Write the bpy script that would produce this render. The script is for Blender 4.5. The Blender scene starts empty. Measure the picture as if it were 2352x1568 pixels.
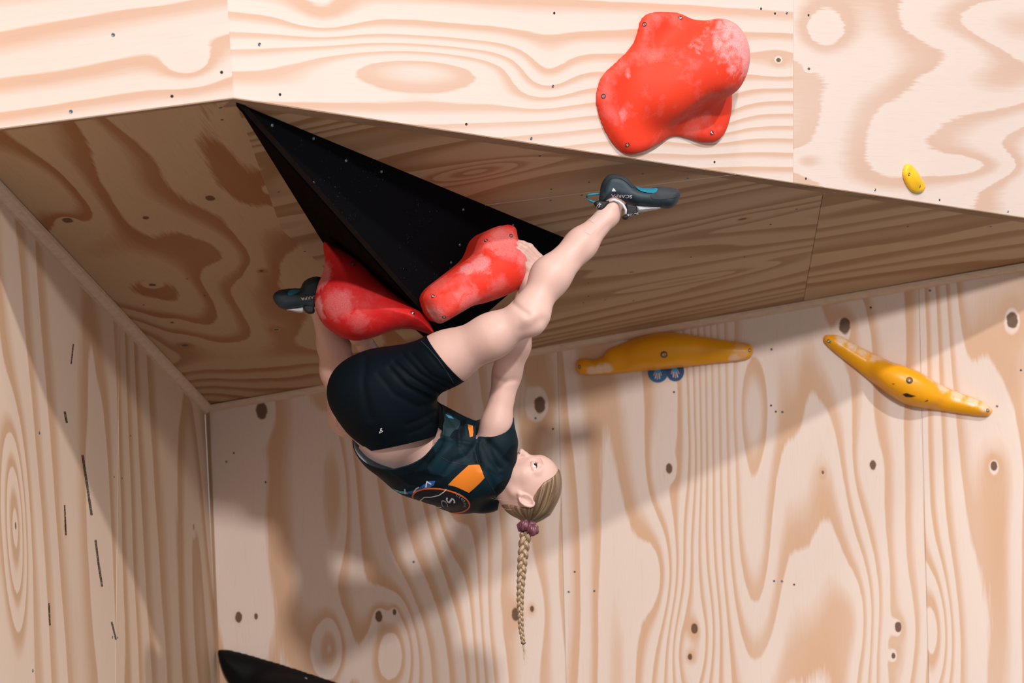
import bpy, bmesh, math, random
import numpy as np
from mathutils import Vector, Matrix
from mathutils.bvhtree import BVHTree

# ------------------------------------------------------------------ camera
F = 4573.0                       # focal length in pixels of the 2352 wide frame (70 mm on 36 mm)
PITCH, ROLL = math.atan(.025), .027
CAM = np.array([0, 0, 1.6])
FW = np.array([0, math.cos(PITCH), math.sin(PITCH)])
UP0 = np.array([0, -math.sin(PITCH), math.cos(PITCH)])
RT0 = np.array([1., 0, 0])
RT = math.cos(ROLL)*RT0 - math.sin(ROLL)*UP0
UP = math.cos(ROLL)*UP0 + math.sin(ROLL)*RT0

scn = bpy.context.scene
col = scn.collection
cd = bpy.data.cameras.new('camera')
cd.sensor_width = 36; cd.lens = 36*F/2352; cd.clip_start = .05; cd.clip_end = 100
cd.dof.use_dof = True; cd.dof.focus_distance = 5.12; cd.dof.aperture_fstop = 4.5
cam = bpy.data.objects.new('camera', cd)
cam.matrix_world = Matrix(((RT[0], UP[0], -FW[0], CAM[0]), (RT[1], UP[1], -FW[1], CAM[1]),
                           (RT[2], UP[2], -FW[2], CAM[2]), (0, 0, 0, 1)))
col.objects.link(cam); scn.camera = cam

# ------------------------------------------------------------------ world, lamps, exposure
wd = bpy.data.worlds.new('hall_light'); scn.world = wd; wd.use_nodes = True
wd.node_tree.nodes['Background'].inputs[0].default_value = (1.0, .97, .945, 1)
wd.node_tree.nodes['Background'].inputs[1].default_value = .55
scn.view_settings.view_transform = 'Standard'; scn.view_settings.look = 'None'
scn.view_settings.exposure = 0.13; scn.view_settings.gamma = 1.0
scn.view_settings.use_curve_mapping = False

def spot(name, loc, aim, power, color, radius, cone=70, blend=.4):
    d = bpy.data.lights.new(name, 'SPOT'); d.energy = power; d.color = color
    d.shadow_soft_size = radius; d.spot_size = math.radians(cone); d.spot_blend = blend
    o = bpy.data.objects.new(name, d); o.location = loc
    o.rotation_euler = (Vector(aim)-Vector(loc)).to_track_quat('-Z', 'Y').to_euler()
    col.objects.link(o); return o
# three hall floodlights high up behind the photographer
spot('floodlight', (1.3, -4.6, 5.7), (0, 6, 1.6), 2450, (1.0, .95, .93), .22)
spot('floodlight', (5.7, -3.0, 9.2), (.4, 6, 1.4), 3050, (1.0, .94, .91), .16)
spot('floodlight', (.9, 1.2, 7.2), (.3, 4.9, 2.4), 300, (1.0, .96, .95), .35, 80)

# ------------------------------------------------------------------ helpers: measured points
def ray(x, y): return FW + RT*(x-1176)/F + UP*(784-y)/F
def at(x, y, d): return CAM + ray(x, y)*d
def plane(a, b, c):
    n = np.cross(b-a, c-a); n = n/np.linalg.norm(n)
    if n @ (CAM-a) < 0: n = -n
    return n, n @ a
def on(x, y, pl):
    r = ray(x, y); return CAM + r*((pl[1]-pl[0] @ CAM)/(pl[0] @ r))
def proj(P):
    v = np.asarray(P)-CAM; d = v @ FW
    return np.stack([1176+F*(v @ RT)/d, 784-F*(v @ UP)/d, d], -1)
def unit(v): return np.asarray(v)/np.linalg.norm(v)

def link(name, me, mats=(), parent=None, smooth=False, **kw):
    o = bpy.data.objects.new(name, me); col.objects.link(o)
    for m in (mats if isinstance(mats, (list, tuple)) else [mats]): me.materials.append(m)
    if smooth: me.polygons.foreach_set('use_smooth', [True]*len(me.polygons))
    if parent is not None:
        o.parent = parent; o.matrix_parent_inverse = parent.matrix_world.inverted()
    for k, v in kw.items(): o[k] = v
    return o
def mesh(name, vs, fs):
    me = bpy.data.meshes.new(name)
    me.from_pydata([tuple(map(float, v)) for v in vs], [], [tuple(map(int, f)) for f in fs]); me.update(); return me
def empty(name, loc, **kw):
    o = bpy.data.objects.new(name, None); o.location = tuple(map(float, loc)); col.objects.link(o)
    o.empty_display_size = .05; o.matrix_world = Matrix.Translation(o.location)
    for k, v in kw.items(): o[k] = v
    return o

# ------------------------------------------------------------------ node helpers
class NT:
    def __init__(s, name):
        s.m = bpy.data.materials.new(name); s.m.use_nodes = True
        s.t = s.m.node_tree; s.b = s.t.nodes['Principled BSDF']
    def n(s, typ, **kw):
        q = s.t.nodes.new(typ)
        for k, v in kw.items(): setattr(q, k, v)
        return q
    def setin(s, sock, v):
        if isinstance(v, bpy.types.NodeSocket): s.t.links.new(v, sock)
        elif v is not None: sock.default_value = v
    def math(s, op, a, b=None, c=None, clamp=False):
        q = s.n('ShaderNodeMath', operation=op, use_clamp=clamp)
        for i, v in enumerate((a, b, c)): s.setin(q.inputs[i], v)
        return q.outputs[0]
    def vm(s, op, a, b=None, c=None):
        q = s.n('ShaderNodeVectorMath', operation=op)
        for i, v in enumerate((a, b, c)):
            if v is not None: s.setin(q.inputs[i], v)
        return q.outputs['Value'] if op in ('DOT_PRODUCT', 'LENGTH', 'DISTANCE') else q.outputs[0]
    def noise(s, vec, scale=1, detail=2, rough=.5, dist=0):
        q = s.n('ShaderNodeTexNoise'); s.setin(q.inputs['Vector'], vec)
        q.inputs['Scale'].default_value = scale; q.inputs['Detail'].default_value = detail
        q.inputs['Roughness'].default_value = rough; q.inputs['Distortion'].default_value = dist
        return q.outputs['Fac']
    def mix(s, f, a, b, blend='MIX'):
        q = s.n('ShaderNodeMix', data_type='RGBA', blend_type=blend)
        s.setin(q.inputs[0], f); s.setin(q.inputs[6], a); s.setin(q.inputs[7], b); return q.outputs[2]
    def ramp(s, f, stops, interp='LINEAR'):
        q = s.n('ShaderNodeValToRGB'); s.setin(q.inputs[0], f); r = q.color_ramp; r.interpolation = interp
        while len(r.elements) < len(stops): r.elements.new(.5)
        for e, (p, c) in zip(r.elements, stops):
            e.position = p; e.color = c if len(c) == 4 else (*c, 1)
        return q.outputs[0]
    def bump(s, h, strength=.2, dist=.002):
        q = s.n('ShaderNodeBump'); q.inputs['Strength'].default_value = strength
        q.inputs['Distance'].default_value = dist; s.setin(q.inputs['Height'], h)
        s.t.links.new(q.outputs[0], s.b.inputs['Normal'])
    def out(s, color=None, rough=.5, spec=.5, **kw):
        s.setin(s.b.inputs['Base Color'], color if color is None or isinstance(color, bpy.types.NodeSocket) else (*color[:3], 1))
        s.setin(s.b.inputs['Roughness'], rough); s.setin(s.b.inputs['Specular IOR Level'], spec)
        for k, v in kw.items(): s.setin(s.b.inputs[k], v)
        return s.m
def plain(name, c, rough=.5, spec=.4, **kw): return NT(name).out(c, rough, spec, **kw)

# ------------------------------------------------------------------ plywood
def wood(name, pale, band, seed, dens=8., su=.3, sv=2.2, lin=5., bumps=(), knots=(), jag=.10, edge=(.46, .76, .94), wob=.45, dark=(.10, .045, .02), fine=1.):
    """Rotary-cut softwood veneer. UV is in metres, u along the grain. bumps: (u, v, su, sv, rings); knots: (u, v, size)."""
    s = NT(name)
    uv = s.n('ShaderNodeUVMap').outputs[0]
    uv0 = uv
    for (u, v, z) in knots:                      # the grain parts and flows round each knot
        a, b = 5.5*z, 2.3*z
        q = s.vm('MULTIPLY_ADD', uv0, (1/a, 1/b, 0), (-u/a, -v/b, 0))
        e = s.math('POWER', 2.718, s.math('MULTIPLY', s.vm('DOT_PRODUCT', q, q), -1.))
        w = s.vm('SUBTRACT', uv0, (u, v, 0)); w = s.vm('MULTIPLY', w, (0, -.82, 0))
        sc = s.n('ShaderNodeVectorMath', operation='SCALE'); s.setin(sc.inputs[0], w); s.setin(sc.inputs['Scale'], e)
        uv = s.vm('ADD', uv, sc.outputs[0])
    sep = s.n('ShaderNodeSeparateXYZ'); s.setin(sep.inputs[0], uv)
    P = lambda a, b, z: s.vm('MULTIPLY_ADD', uv, (a, b, 0), (0, 0, z))
    f = s.math('MULTIPLY', s.noise(P(su, sv, seed), 1, .6), dens)
    f = s.math('MULTIPLY_ADD', sep.outputs[1], lin, f)
    f = s.math('MULTIPLY_ADD', s.noise(P(1.6, 7, seed+3.3), 1, 1.5), wob, f)
    jn = s.noise(P(9, 130, seed+7), 1, 2, .6)
    f = s.math('MULTIPLY_ADD', jn, jag, f)
    allb = list(bumps)
    for (u, v, z) in knots:
        allb += [(u, v, 1.3*z, .8*z, .45)]
    kd = None
    for (u, v, a, b, amp) in allb:
        q = s.vm('MULTIPLY_ADD', uv0, (1/a, 1/b, 0), (-u/a, -v/b, 0))
        e = s.math('POWER', 2.718, s.math('MULTIPLY', s.vm('DOT_PRODUCT', q, q), -1.))
        f = s.math('MULTIPLY_ADD', e, amp, f)
    for (u, v, z) in knots:
        a, b = .62*z, .40*z
        q = s.vm('MULTIPLY_ADD', uv0, (1/a, 1/b, 0), (-u/a, -v/b, 0))
        d = s.vm('LENGTH', q)
        kd = d if kd is None else s.math('MINIMUM', kd, d)
    t = s.math('FRACT', f)
    ring = s.ramp(t, [(0, (0, 0, 0)), (edge[0], (.08,)*3), (edge[1], (.9,)*3), (edge[2], (1,)*3), (1.0, (0, 0, 0))], 'LINEAR')
    var = s.noise(P(.8, 5, seed+11), 1, 2)
    amt = s.math('MULTIPLY', ring, s.math('MULTIPLY_ADD', var, .9, .55), clamp=True)
    c = s.mix(amt, (*pale, 1), (*band, 1))
    st = s.noise(P(10, 330, seed+5), 1, 3, .65)
    c = s.mix(s.math('MULTIPLY', s.ramp(st, [(.55, (0, 0, 0)), (.75, (1, 1, 1))]), .16*fine), c, (*[x*.6 for x in band], 1))
    bl = s.noise(P(1.1, 1.7, seed+21), 1, 2)
    c = s.mix(s.math('MULTIPLY', bl, .18), c, (*[x*.83 for x in pale], 1))
    if kd is not None:
        kn = s.math('MULTIPLY_ADD', s.noise(P(60, 90, seed), 1, 2), .5, s.math('SUBTRACT', kd, .25))
        k = s.ramp(kn, [(.80, (1, 1, 1)), (1.05, (0, 0, 0))])
        halo = s.ramp(kn, [(.9, (1, 1, 1)), (2.3, (0, 0, 0))])
        c = s.mix(s.math('MULTIPLY', halo, .35), c, (*band, 1))
        c = s.mix(s.math('MULTIPLY', k, .9), c, (*dark, 1))
    s.bump(s.math('ADD', s.math('MULTIPLY', st, .5), ring), .12, .0006)
    return s.out(c, .62, .25)

def panel(parent, pts, n, grain, mat, thick=.018, gap=.0005, name='plywood_panel', smoothuv=None):
    """One sheet: polygon pts (front face), thickness behind it, eased edges; UV in metres along the grain."""
    pts = [np.asarray(p) for p in pts]; n = unit(n)
    g = unit(grain - n*(grain @ n)); w = np.cross(n, g)
    c = sum(pts)/len(pts)
    def inset(k): return [p + unit(c-p)*k*1.4 for p in pts]
    r0, r1 = inset(gap+.0012), inset(gap)
    N = len(pts); vs = r0 + [p-n*.0012 for p in r1] + [p-n*thick for p in r1]
    fs = [list(range(N))]
    for a in (0, N):
        for i in range(N):
            j = (i+1) % N; fs.append([a+i, a+N+i, a+N+j, a+j])
    if np.cross(pts[1]-pts[0], pts[2]-pts[0]) @ n < 0: fs = [f[::-1] for f in fs]
    me = mesh(name, vs, fs)
    uv = me.uv_layers.new(name='UVMap')
    for lp in me.loops:
        p = np.array(vs[lp.vertex_index]); uv.data[lp.index].uv = (p @ g, p @ w)
    return link(name, me, mat, parent), g, w

def slab(name, pts, n, thick, mat, parent=None, **kw):
    pts = [np.asarray(p) for p in pts]; N = len(pts)
    vs = pts + [p-n*thick for p in pts]
    fs = [list(range(N)), list(range(2*N-1, N-1, -1))] + [[i, N+i, N+(i+1) % N, (i+1) % N] for i in range(N)]
    if np.cross(pts[1]-pts[0], pts[2]-pts[0]) @ n < 0: fs = [f[::-1] for f in fs]
    return link(name, mesh(name, vs, fs), mat, parent, **kw)

# ------------------------------------------------------------------ planes of the climbing wall
c0 = at(480, 932, 7.03)
BW = plane(c0, at(2115, 650, 6.72), c0-np.array([0, 0, 1.]))
C = on(470, 932, BW); C2 = on(500, 1568, BW); D = on(2352, 605, BW)
A = at(537, 226, 4.35); K = on(1000, 844.5, BW)
RL = plane(A, C, K); RR = plane(A, K, D)
G = on(0, 440, RL); LW = plane(C, C2, G)
TOPA = A+(at(518, -60, 4.31)-A)*5.0
FR = plane(A, on(2352, 500, RR), TOPA)
FL = plane(A, on(0, 296, RL), TOPA)

PALE = (.80, .66, .575); BAND = (.66, .405, .25)
backing = plain('backing_wood', (.10, .055, .03), .9)
edge_wood = NT('edge_wood')
_p = edge_wood.n('ShaderNodeTexCoord').outputs['Object']
edge_wood = edge_wood.out(edge_wood.mix(edge_wood.noise(edge_wood.vm('MULTIPLY', _p, (9, 9, 40)), 3, 3), (.58, .40, .27, 1), (.82, .64, .49, 1)), .6, .3)
ply_edge = NT('ply_edge')
_p = ply_edge.n('ShaderNodeTexCoord').outputs['Object']
ply_edge = ply_edge.out(ply_edge.mix(ply_edge.noise(ply_edge.vm('MULTIPLY', _p, (3, 3, 160)), 1, 2), (.20, .12, .07, 1), (.46, .31, .20, 1)), .8, .1)

def vline(top, bot, pl, z0, z1):
    a, b = on(*top, pl), on(*bot, pl); t = lambda z: a+(b-a)*(z-a[2])/(b[2]-a[2])
    return t(z0), t(z1)
def uvof(pl, g, w, x, y):
    p = on(x, y, pl); return p @ g, p @ w
screw_mat = plain('screw_steel', (.16, .20, .24), .35, .6, Metallic=.8)
hole_mat = plain('hole_dark', (.02, .018, .018), .8)
def disc_mesh(name, r, h, seg=10, dome=.4):
    vs = [(r*math.cos(a), r*math.sin(a), 0) for a in np.linspace(0, 2*math.pi, seg, endpoint=False)]
    vs += [(.7*r*math.cos(a), .7*r*math.sin(a), h) for a in np.linspace(0, 2*math.pi, seg, endpoint=False)]
    vs += [(.3*r*math.cos(a), .3*r*math.sin(a), h*dome) for a in np.linspace(0, 2*math.pi, seg, endpoint=False)]
    fs = []
    for k in (0, seg):
        fs += [[k+i, k+(i+1) % seg, k+seg+(i+1) % seg, k+seg+i] for i in range(seg)]
    fs.append(list(range(2*seg, 3*seg)))
    me = mesh(name, vs, fs); return me
SCREW = disc_mesh('screw', .0042, .0012); SCREW.materials.append(screw_mat)
HOLE = disc_mesh('screw', .0036, .0005); HOLE.materials.append(hole_mat)
def frame(p, n):
    n = Vector(n).normalized(); q = n.to_track_quat('Z', 'Y'); return Matrix.Translation(Vector(p)) @ q.to_matrix().to_4x4()
def screws(parent, pl, pts):
    for i, (x, y) in enumerate(pts):
        o = bpy.data.objects.new('screw', SCREW if (i*7) % 5 < 2 else HOLE); col.objects.link(o)
        o.parent = parent; o.matrix_world = frame(on(x, y, pl)+pl[0]*.0002, pl[0])

def structure(name, pts, n, label, cat, thick=.03):
    return slab(name, pts, n, thick, backing, None, kind='structure', label=label, category=cat)

# ---- back wall: upright sheets with vertical grain
Z0, Z1 = .02, 2.6
seams = [vline((470, 932), (500, 1568), BW, Z0, Z1), vline((1280, 800), (1300, 1568), BW, Z0, Z1),
         vline((2110, 650), (2133, 1568), BW, Z0, Z1), vline((2940, 520), (2968, 1568), BW, Z0, Z1)]
nb = BW[0]
wall_back = structure('wall_back', [seams[0][0]-nb*.019, seams[3][0]-nb*.019, seams[3][1]-nb*.019, seams[0][1]-nb*.019], nb,
                      'upright plywood back wall under the overhang with vertical grain and dark knots', 'wall')
gup = seams[1][1]-seams[1][0]
gb = unit(gup-nb*(gup @ nb)); wb = np.cross(nb, gb)
def KB(pts): return [(*uvof(BW, gb, wb, x, y), z) for (x, y, z) in pts]
def BB(pts): return [(*uvof(BW, gb, wb, x, y), a/670, b/670, m) for (x, y, a, b, m) in pts]
mb = [wood('plywood_back_a', PALE, BAND, 1.3, 13, .32, 2.7, 11, BB([(905, 1500, 120, 60, 2.6), (760, 1490, 90, 40, 2.2), (1030, 1060, 260, 50, -2.2), (770, 1120, 200, 40, 1.6)]), KB([(601, 943, .055), (548, 1417, .035), (588, 1415, .02), (870, 1415, .035), (906, 1405, .018), (1185, 1410, .04), (1222, 1398, .02), (1240, 930, .055)])),
      wood('plywood_back_b', PALE, BAND, 4.7, 14, .30, 2.8, 12, BB([(1520, 1330, 140, 50, 1.5), (1735, 1270, 280, 55, -1.7), (1985, 1410, 150, 50, 1.5), (1730, 940, 130, 40, -1.2), (1560, 880, 160, 50, 1.0)]), KB([(1537, 1076, .032), (2005, 1067, .028), (1940, 748, .05), (1595, 1443, .03), (1585, 1508, .02), (2063, 1440, .03), (2052, 1505, .018), (1890, 1085, .012)])),
      wood('plywood_back_c', PALE, BAND, 9.1, 13, .3, 2.8, 12, BB([(2150, 1450, 150, 40, 2.2)]), KB([(2325, 735, .05), (2283, 1070, .03), (2440, 1400, .03)]))]
for i in range(3):
    a, b = seams[i], seams[i+1]
    panel(wall_back, [a[0], b[0], b[1], a[1]], nb, gup, mb[i])
screws(wall_back, BW, [(1772, 802), (1771, 931), (1782, 945), (1797, 946), (2000, 706), (2136, 667), (2085, 660), (1778, 1334), (1796, 1335), (1824, 1342),
                       (520, 1060), (537, 1040), (610, 1107), (950, 1290), (1320, 1313), (1306, 1359), (1365, 1357), (1270, 985), (1230, 960), (2345, 850), (2290, 933), (1548, 900)])

# ---- left wall: two sheets seen at a steep angle
ls = [vline((470, 932), (500, 1568), LW, Z0, Z1), vline((275, 740), (265, 1568), LW, Z0, Z1)]
dl = (ls[1][0]-ls[0][0])
ls.append((ls[1][0]+dl*1.9, ls[1][1]+(ls[1][1]-ls[0][1])*1.9))
nl = LW[0]
wall_left = structure('wall_left', [ls[0][0]-nl*.019, ls[2][0]-nl*.019, ls[2][1]-nl*.019, ls[0][1]-nl*.019], nl,
                      'left plywood side wall with vertical grain and black rubber streaks', 'wall')
gl = unit(np.array([0, 0, 1.])-nl*nl[2]); wl = np.cross(nl, gl)
ml = [wood('plywood_left_a', (.70, .53, .40), (.50, .30, .17), 14.2, 8, .35, 1.5, 3, [], [(*uvof(LW, gl, wl, 445, 1210, ), .02)]),
      wood('plywood_left_b', (.74, .57, .45), (.56, .34, .20), 17.9, 8, .35, 1.5, 3, [(*uvof(LW, gl, wl, 35, 1210), .22, .09, 3.2)], [(*uvof(LW, gl, wl, 36, 1208), .016), (*uvof(LW, gl, wl, 150, 1210), .014)])]
for i in range(2):
    a, b = ls[i], ls[i+1]
    panel(wall_left, [a[0], b[0], b[1], a[1]], nl, gl, ml[i])
screws(wall_left, LW, [(90, 994), (262, 1095), (280, 1098), (258, 1463), (270, 1464), (75, 1540), (300, 1000)])

# ---- overhang (the boards seen from below)
nr, nll = RR[0], RL[0]
Bl = on(0, 296, RL)
Bl2 = A+(Bl-A)*((LW[1]-LW[0] @ A)/(LW[0] @ (Bl-A)))          # the left lip runs into the left wall
Gx = C+(Bl2-C)*.985; print('Bl2', Bl2, proj(Bl2))
lipR = on(2352, 500, RR); _u, _v = lipR-A, D-K                                   # lip and back edge run together beyond the frame
_t = np.linalg.lstsq(np.stack([_u, -_v], 1), K-A, rcond=None)[0]
lipR2 = A+_u*min(1+(_t[0]-1)*.9, 1.6); D2 = K+_v*min(1+(_t[1]-1)*.9, 1.6)
ceil = structure('ceiling', [p+np.array([0, .06*(i < 3), .0195]) for i, p in enumerate((Bl2, A, lipR2, D2, K, C))], np.array([0, 0, -1.]),
                 'shaded plywood underside of the overhang sloping down to the back wall', 'ceiling', .006)
depth_dir = K-A
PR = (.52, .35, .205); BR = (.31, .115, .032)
gd = unit(depth_dir-nll*(depth_dir @ nll)); wd_ = np.cross(nll, gd)
def KL(pts): return [(*uvof(RL, gd, wd_, x, y), z) for (x, y, z) in pts]
def BL(pts): return [(*uvof(RL, gd, wd_, x, y), a, b, m) for (x, y, a, b, m) in pts]
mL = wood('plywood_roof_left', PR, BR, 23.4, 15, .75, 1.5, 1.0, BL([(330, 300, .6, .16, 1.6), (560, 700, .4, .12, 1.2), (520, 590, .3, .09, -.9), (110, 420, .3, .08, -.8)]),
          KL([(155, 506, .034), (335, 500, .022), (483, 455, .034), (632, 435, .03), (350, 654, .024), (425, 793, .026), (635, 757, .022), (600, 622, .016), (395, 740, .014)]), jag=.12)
Kl = K
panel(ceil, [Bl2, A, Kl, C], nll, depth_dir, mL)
gr_ = D-K; gR = unit(gr_-nr*(gr_ @ nr)); wR = np.cross(nr, gR)
def KR(pts): return [(*uvof(RR, gR, wR, x, y), z) for (x, y, z) in pts]
def lip_at(x):                                          # point of the right lip above a picture column
    t0, t1 = 0., 1.6
    for _ in range(40):
        t = (t0+t1)/2
        if proj(A+(lipR-A)*t)[0] < x: t0 = t
        else: t1 = t
    return A+(lipR-A)*t
lipS, lip2 = lip_at(1690), lip_at(1893)
s1b = lipS
seamA = on(1120, 470, RR); dirs = unit(s1b-seamA); s1a = seamA-dirs*.55
s2b = on(1845, 692, RR)
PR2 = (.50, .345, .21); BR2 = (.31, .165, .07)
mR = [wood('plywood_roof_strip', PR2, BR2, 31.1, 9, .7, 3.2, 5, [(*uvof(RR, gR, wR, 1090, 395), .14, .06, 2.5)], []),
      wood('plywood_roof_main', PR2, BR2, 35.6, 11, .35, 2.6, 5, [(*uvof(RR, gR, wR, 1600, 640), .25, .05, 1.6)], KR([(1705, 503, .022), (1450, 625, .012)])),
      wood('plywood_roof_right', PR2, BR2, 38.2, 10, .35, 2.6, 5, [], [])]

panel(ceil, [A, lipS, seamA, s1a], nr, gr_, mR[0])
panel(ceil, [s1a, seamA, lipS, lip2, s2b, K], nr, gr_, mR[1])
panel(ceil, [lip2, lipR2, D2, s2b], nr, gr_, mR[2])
screws(ceil, RR, [(1477, 399), (1353, 418), (1266, 434), (1265, 460), (1336, 448), (1580, 409), (1240, 358), (1587, 590), (1351, 650), (1352, 680), (1390, 688), (1455, 690), (1340, 695), (1830, 480), (2085, 520), (2275, 520), (1770, 515), (1710, 590)])
screws(ceil, RL, [(506, 247), (510, 275), (13, 430), (640, 440), (470, 678), (108, 565), (700, 577), (330, 700), (430, 640)])

# ---- upper front boards above the lip
nfr, nfl = FR[0], FL[0]
tR = TOPA+(lipR2-A)
wall_fr = structure('wall_front_right', [p-nfr*.019 for p in (A, lipR2, tR, TOPA)], nfr,
                    'bright upper plywood wall over the lip, right of the prow edge', 'wall', .02)
wall_fl = structure('wall_front_left', [p-nfl*.019 for p in (A, TOPA, TOPA+(Bl2-A), Bl2)], nfl,
                    'bright upper plywood wall over the lip, left of the prow edge', 'wall', .02)
gF = unit(lipR-A); gF2 = unit(A-Bl)
gFR = unit(gF-nfr*(gF @ nfr)); wFR = np.cross(nfr, gFR)
gFL = unit(gF2-nfl*(gF2 @ nfl)); wFL = np.cross(nfl, gFL)
hor = unit(on(1800, 215, FR)-on(700, 190, FR)); horg = unit(hor-nfr*(hor @ nfr)); horw = np.cross(nfr, horg)
def KF(pts): return [(*uvof(FR, horg, horw, x, y), z) for (x, y, z) in pts]
def BF(pts): return [(*uvof(FR, horg, horw, x, y), a, b, m) for (x, y, a, b, m) in pts]
PF = (.72, .61, .545); BF_ = (.62, .40, .285)
mF = [wood('plywood_front_a', PF, BF_, 44.2, 6, .5, 2.6, 20, BF([(960, 150, .34, .06, -2.6), (740, 40, .10, .05, .8), (1250, 170, .10, .07, 1.4), (1610, 260, .15, .08, 1.6)]), KF([(1788, 138, .016)])),
      wood('plywood_front_b', PF, (.62, .42, .32), 52.8, 11, .75, 1.9, 2, BF([(1890, 70, .14, .09, 1.5), (2270, 380, .28, .05, 1.2), (2240, 120, .25, .06, -.8), (1850, 370, .07, .03, .8)]), KF([(1858, 158, .010)]), jag=.2)]
fa = on(1823.7, -60-4*475, FR); fb = lip_at(1822)
panel(wall_fr, [A, fb, fa, TOPA], nfr, hor, mF[0])
panel(wall_fr, [fb, lipR2, tR, fa], nfr, hor, mF[1])
mFl = wood('plywood_front_c', PF, BF_, 61.5, 4.0, .5, 2.6, 13, [(*uvof(FL, gFL, wFL, 435, 150), .06, .04, .8)], [])
panel(wall_fl, [A, TOPA, TOPA+(Bl2-A), Bl2], nfl, gF2, mFl)
screws(wall_fr, FR, [(596, 102), (643, 217), (1273, 30), (1270, 198), (1071, 285), (1220, 318), (1748, 20), (1780, 31), (1807, 30), (1857, 35), (1680, 131), (1641, 372), (1851, 410), (2010, 436), (2158, 459), (2315, 486)])
screws(wall_fl, FL, [(260, 80), (509, 166), (395, 221), (163, 256)])

# ---- edge strips: lip boards, quarter-round battens
def strip(name, pa, pb, prof, mat, label, n0, down):
    """extruded profile from pa to pb; prof = list of (out along n0, along down)."""
    vs = [p+n0*a+down*b for p in (pa, pb) for (a, b) in prof]; N = len(prof)
    fs = [[i, (i+1) % N, N+(i+1) % N, N+i] for i in range(N)] + [list(range(N))[::-1], list(range(N, 2*N))]
    me = mesh(name, vs, fs); bm = bmesh.new(); bm.from_mesh(me); bmesh.ops.recalc_face_normals(bm, faces=bm.faces); bm.to_mesh(me); bm.free()
    return link(name, me, mat, kind='structure', label=label, category='trim')
dz = np.array([0, 0, -1.])
back_in = np.array([0, 1., 0])
lipprof = [(-.0005, -.002), (-.0005, .0008), (-.050, .0185), (-.07, .0185), (-.07, -.002)]
strip('trim_1', A+nfr*.0, lipR2, lipprof, ply_edge, 'dark raw plywood edge under the right front board', nfr, dz)
strip('trim_2', Bl2, A, lipprof, ply_edge, 'dark raw plywood edge under the left front board', nfl, dz)
q = [(0, 0), (0, .026), (.008, .025), (.017, .018), (.021, .009), (.022, 0)]
strip('trim_3', C, D2, q, edge_wood, 'rounded batten between the overhang and the back wall', nb, dz)
q2 = [(0, 0), (0, .030), (.010, .028), (.019, .020), (.024, .010), (.025, 0)]
strip('trim_4', C, Gx, q2, edge_wood, 'rounded batten between the overhang and the left wall', nl, dz)
pale_edge = plain('pale_wood_edge', (.74, .60, .47), .7)
strip('trim_6', s1a+(seamA-s1a)*.2-nr*.0, lipS, [(0, -.0014), (.0008, -.0014), (.0008, .0014), (0, .0014)], pale_edge, 'thin pale raw edge showing in the long seam of the right underside', nr, np.cross(nr, dirs))
# upright corner joint
cb = vline((478, 932), (502, 1568), BW, Z0, C[2])
strip('trim_5', cb[0]+nb*.001, cb[1]+nb*.001, [(0, -.005), (.003, -.005), (.003, .005), (0, .005)], plain('corner_wood', (.40, .25, .15), .8), 'thin upright joint strip in the corner of the two walls', nb, wb)

floor_mat = NT('mat_vinyl')
_p = floor_mat.n('ShaderNodeTexCoord').outputs['Object']
floor_mat = floor_mat.out(floor_mat.mix(floor_mat.noise(_p, 3, 3), (.10, .095, .10, 1), (.13, .12, .12, 1)), .6, .3)
slab('floor', [np.array(p) for p in ((-6, -7, 0.), (6, -7, 0.), (6, 7.2, 0.), (-6, 7.2, 0.))], np.array([0, 0, 1.]), .3, floor_mat, kind='structure', label='padded crash mat floor of the bouldering hall below the wall', category='floor')

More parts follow.
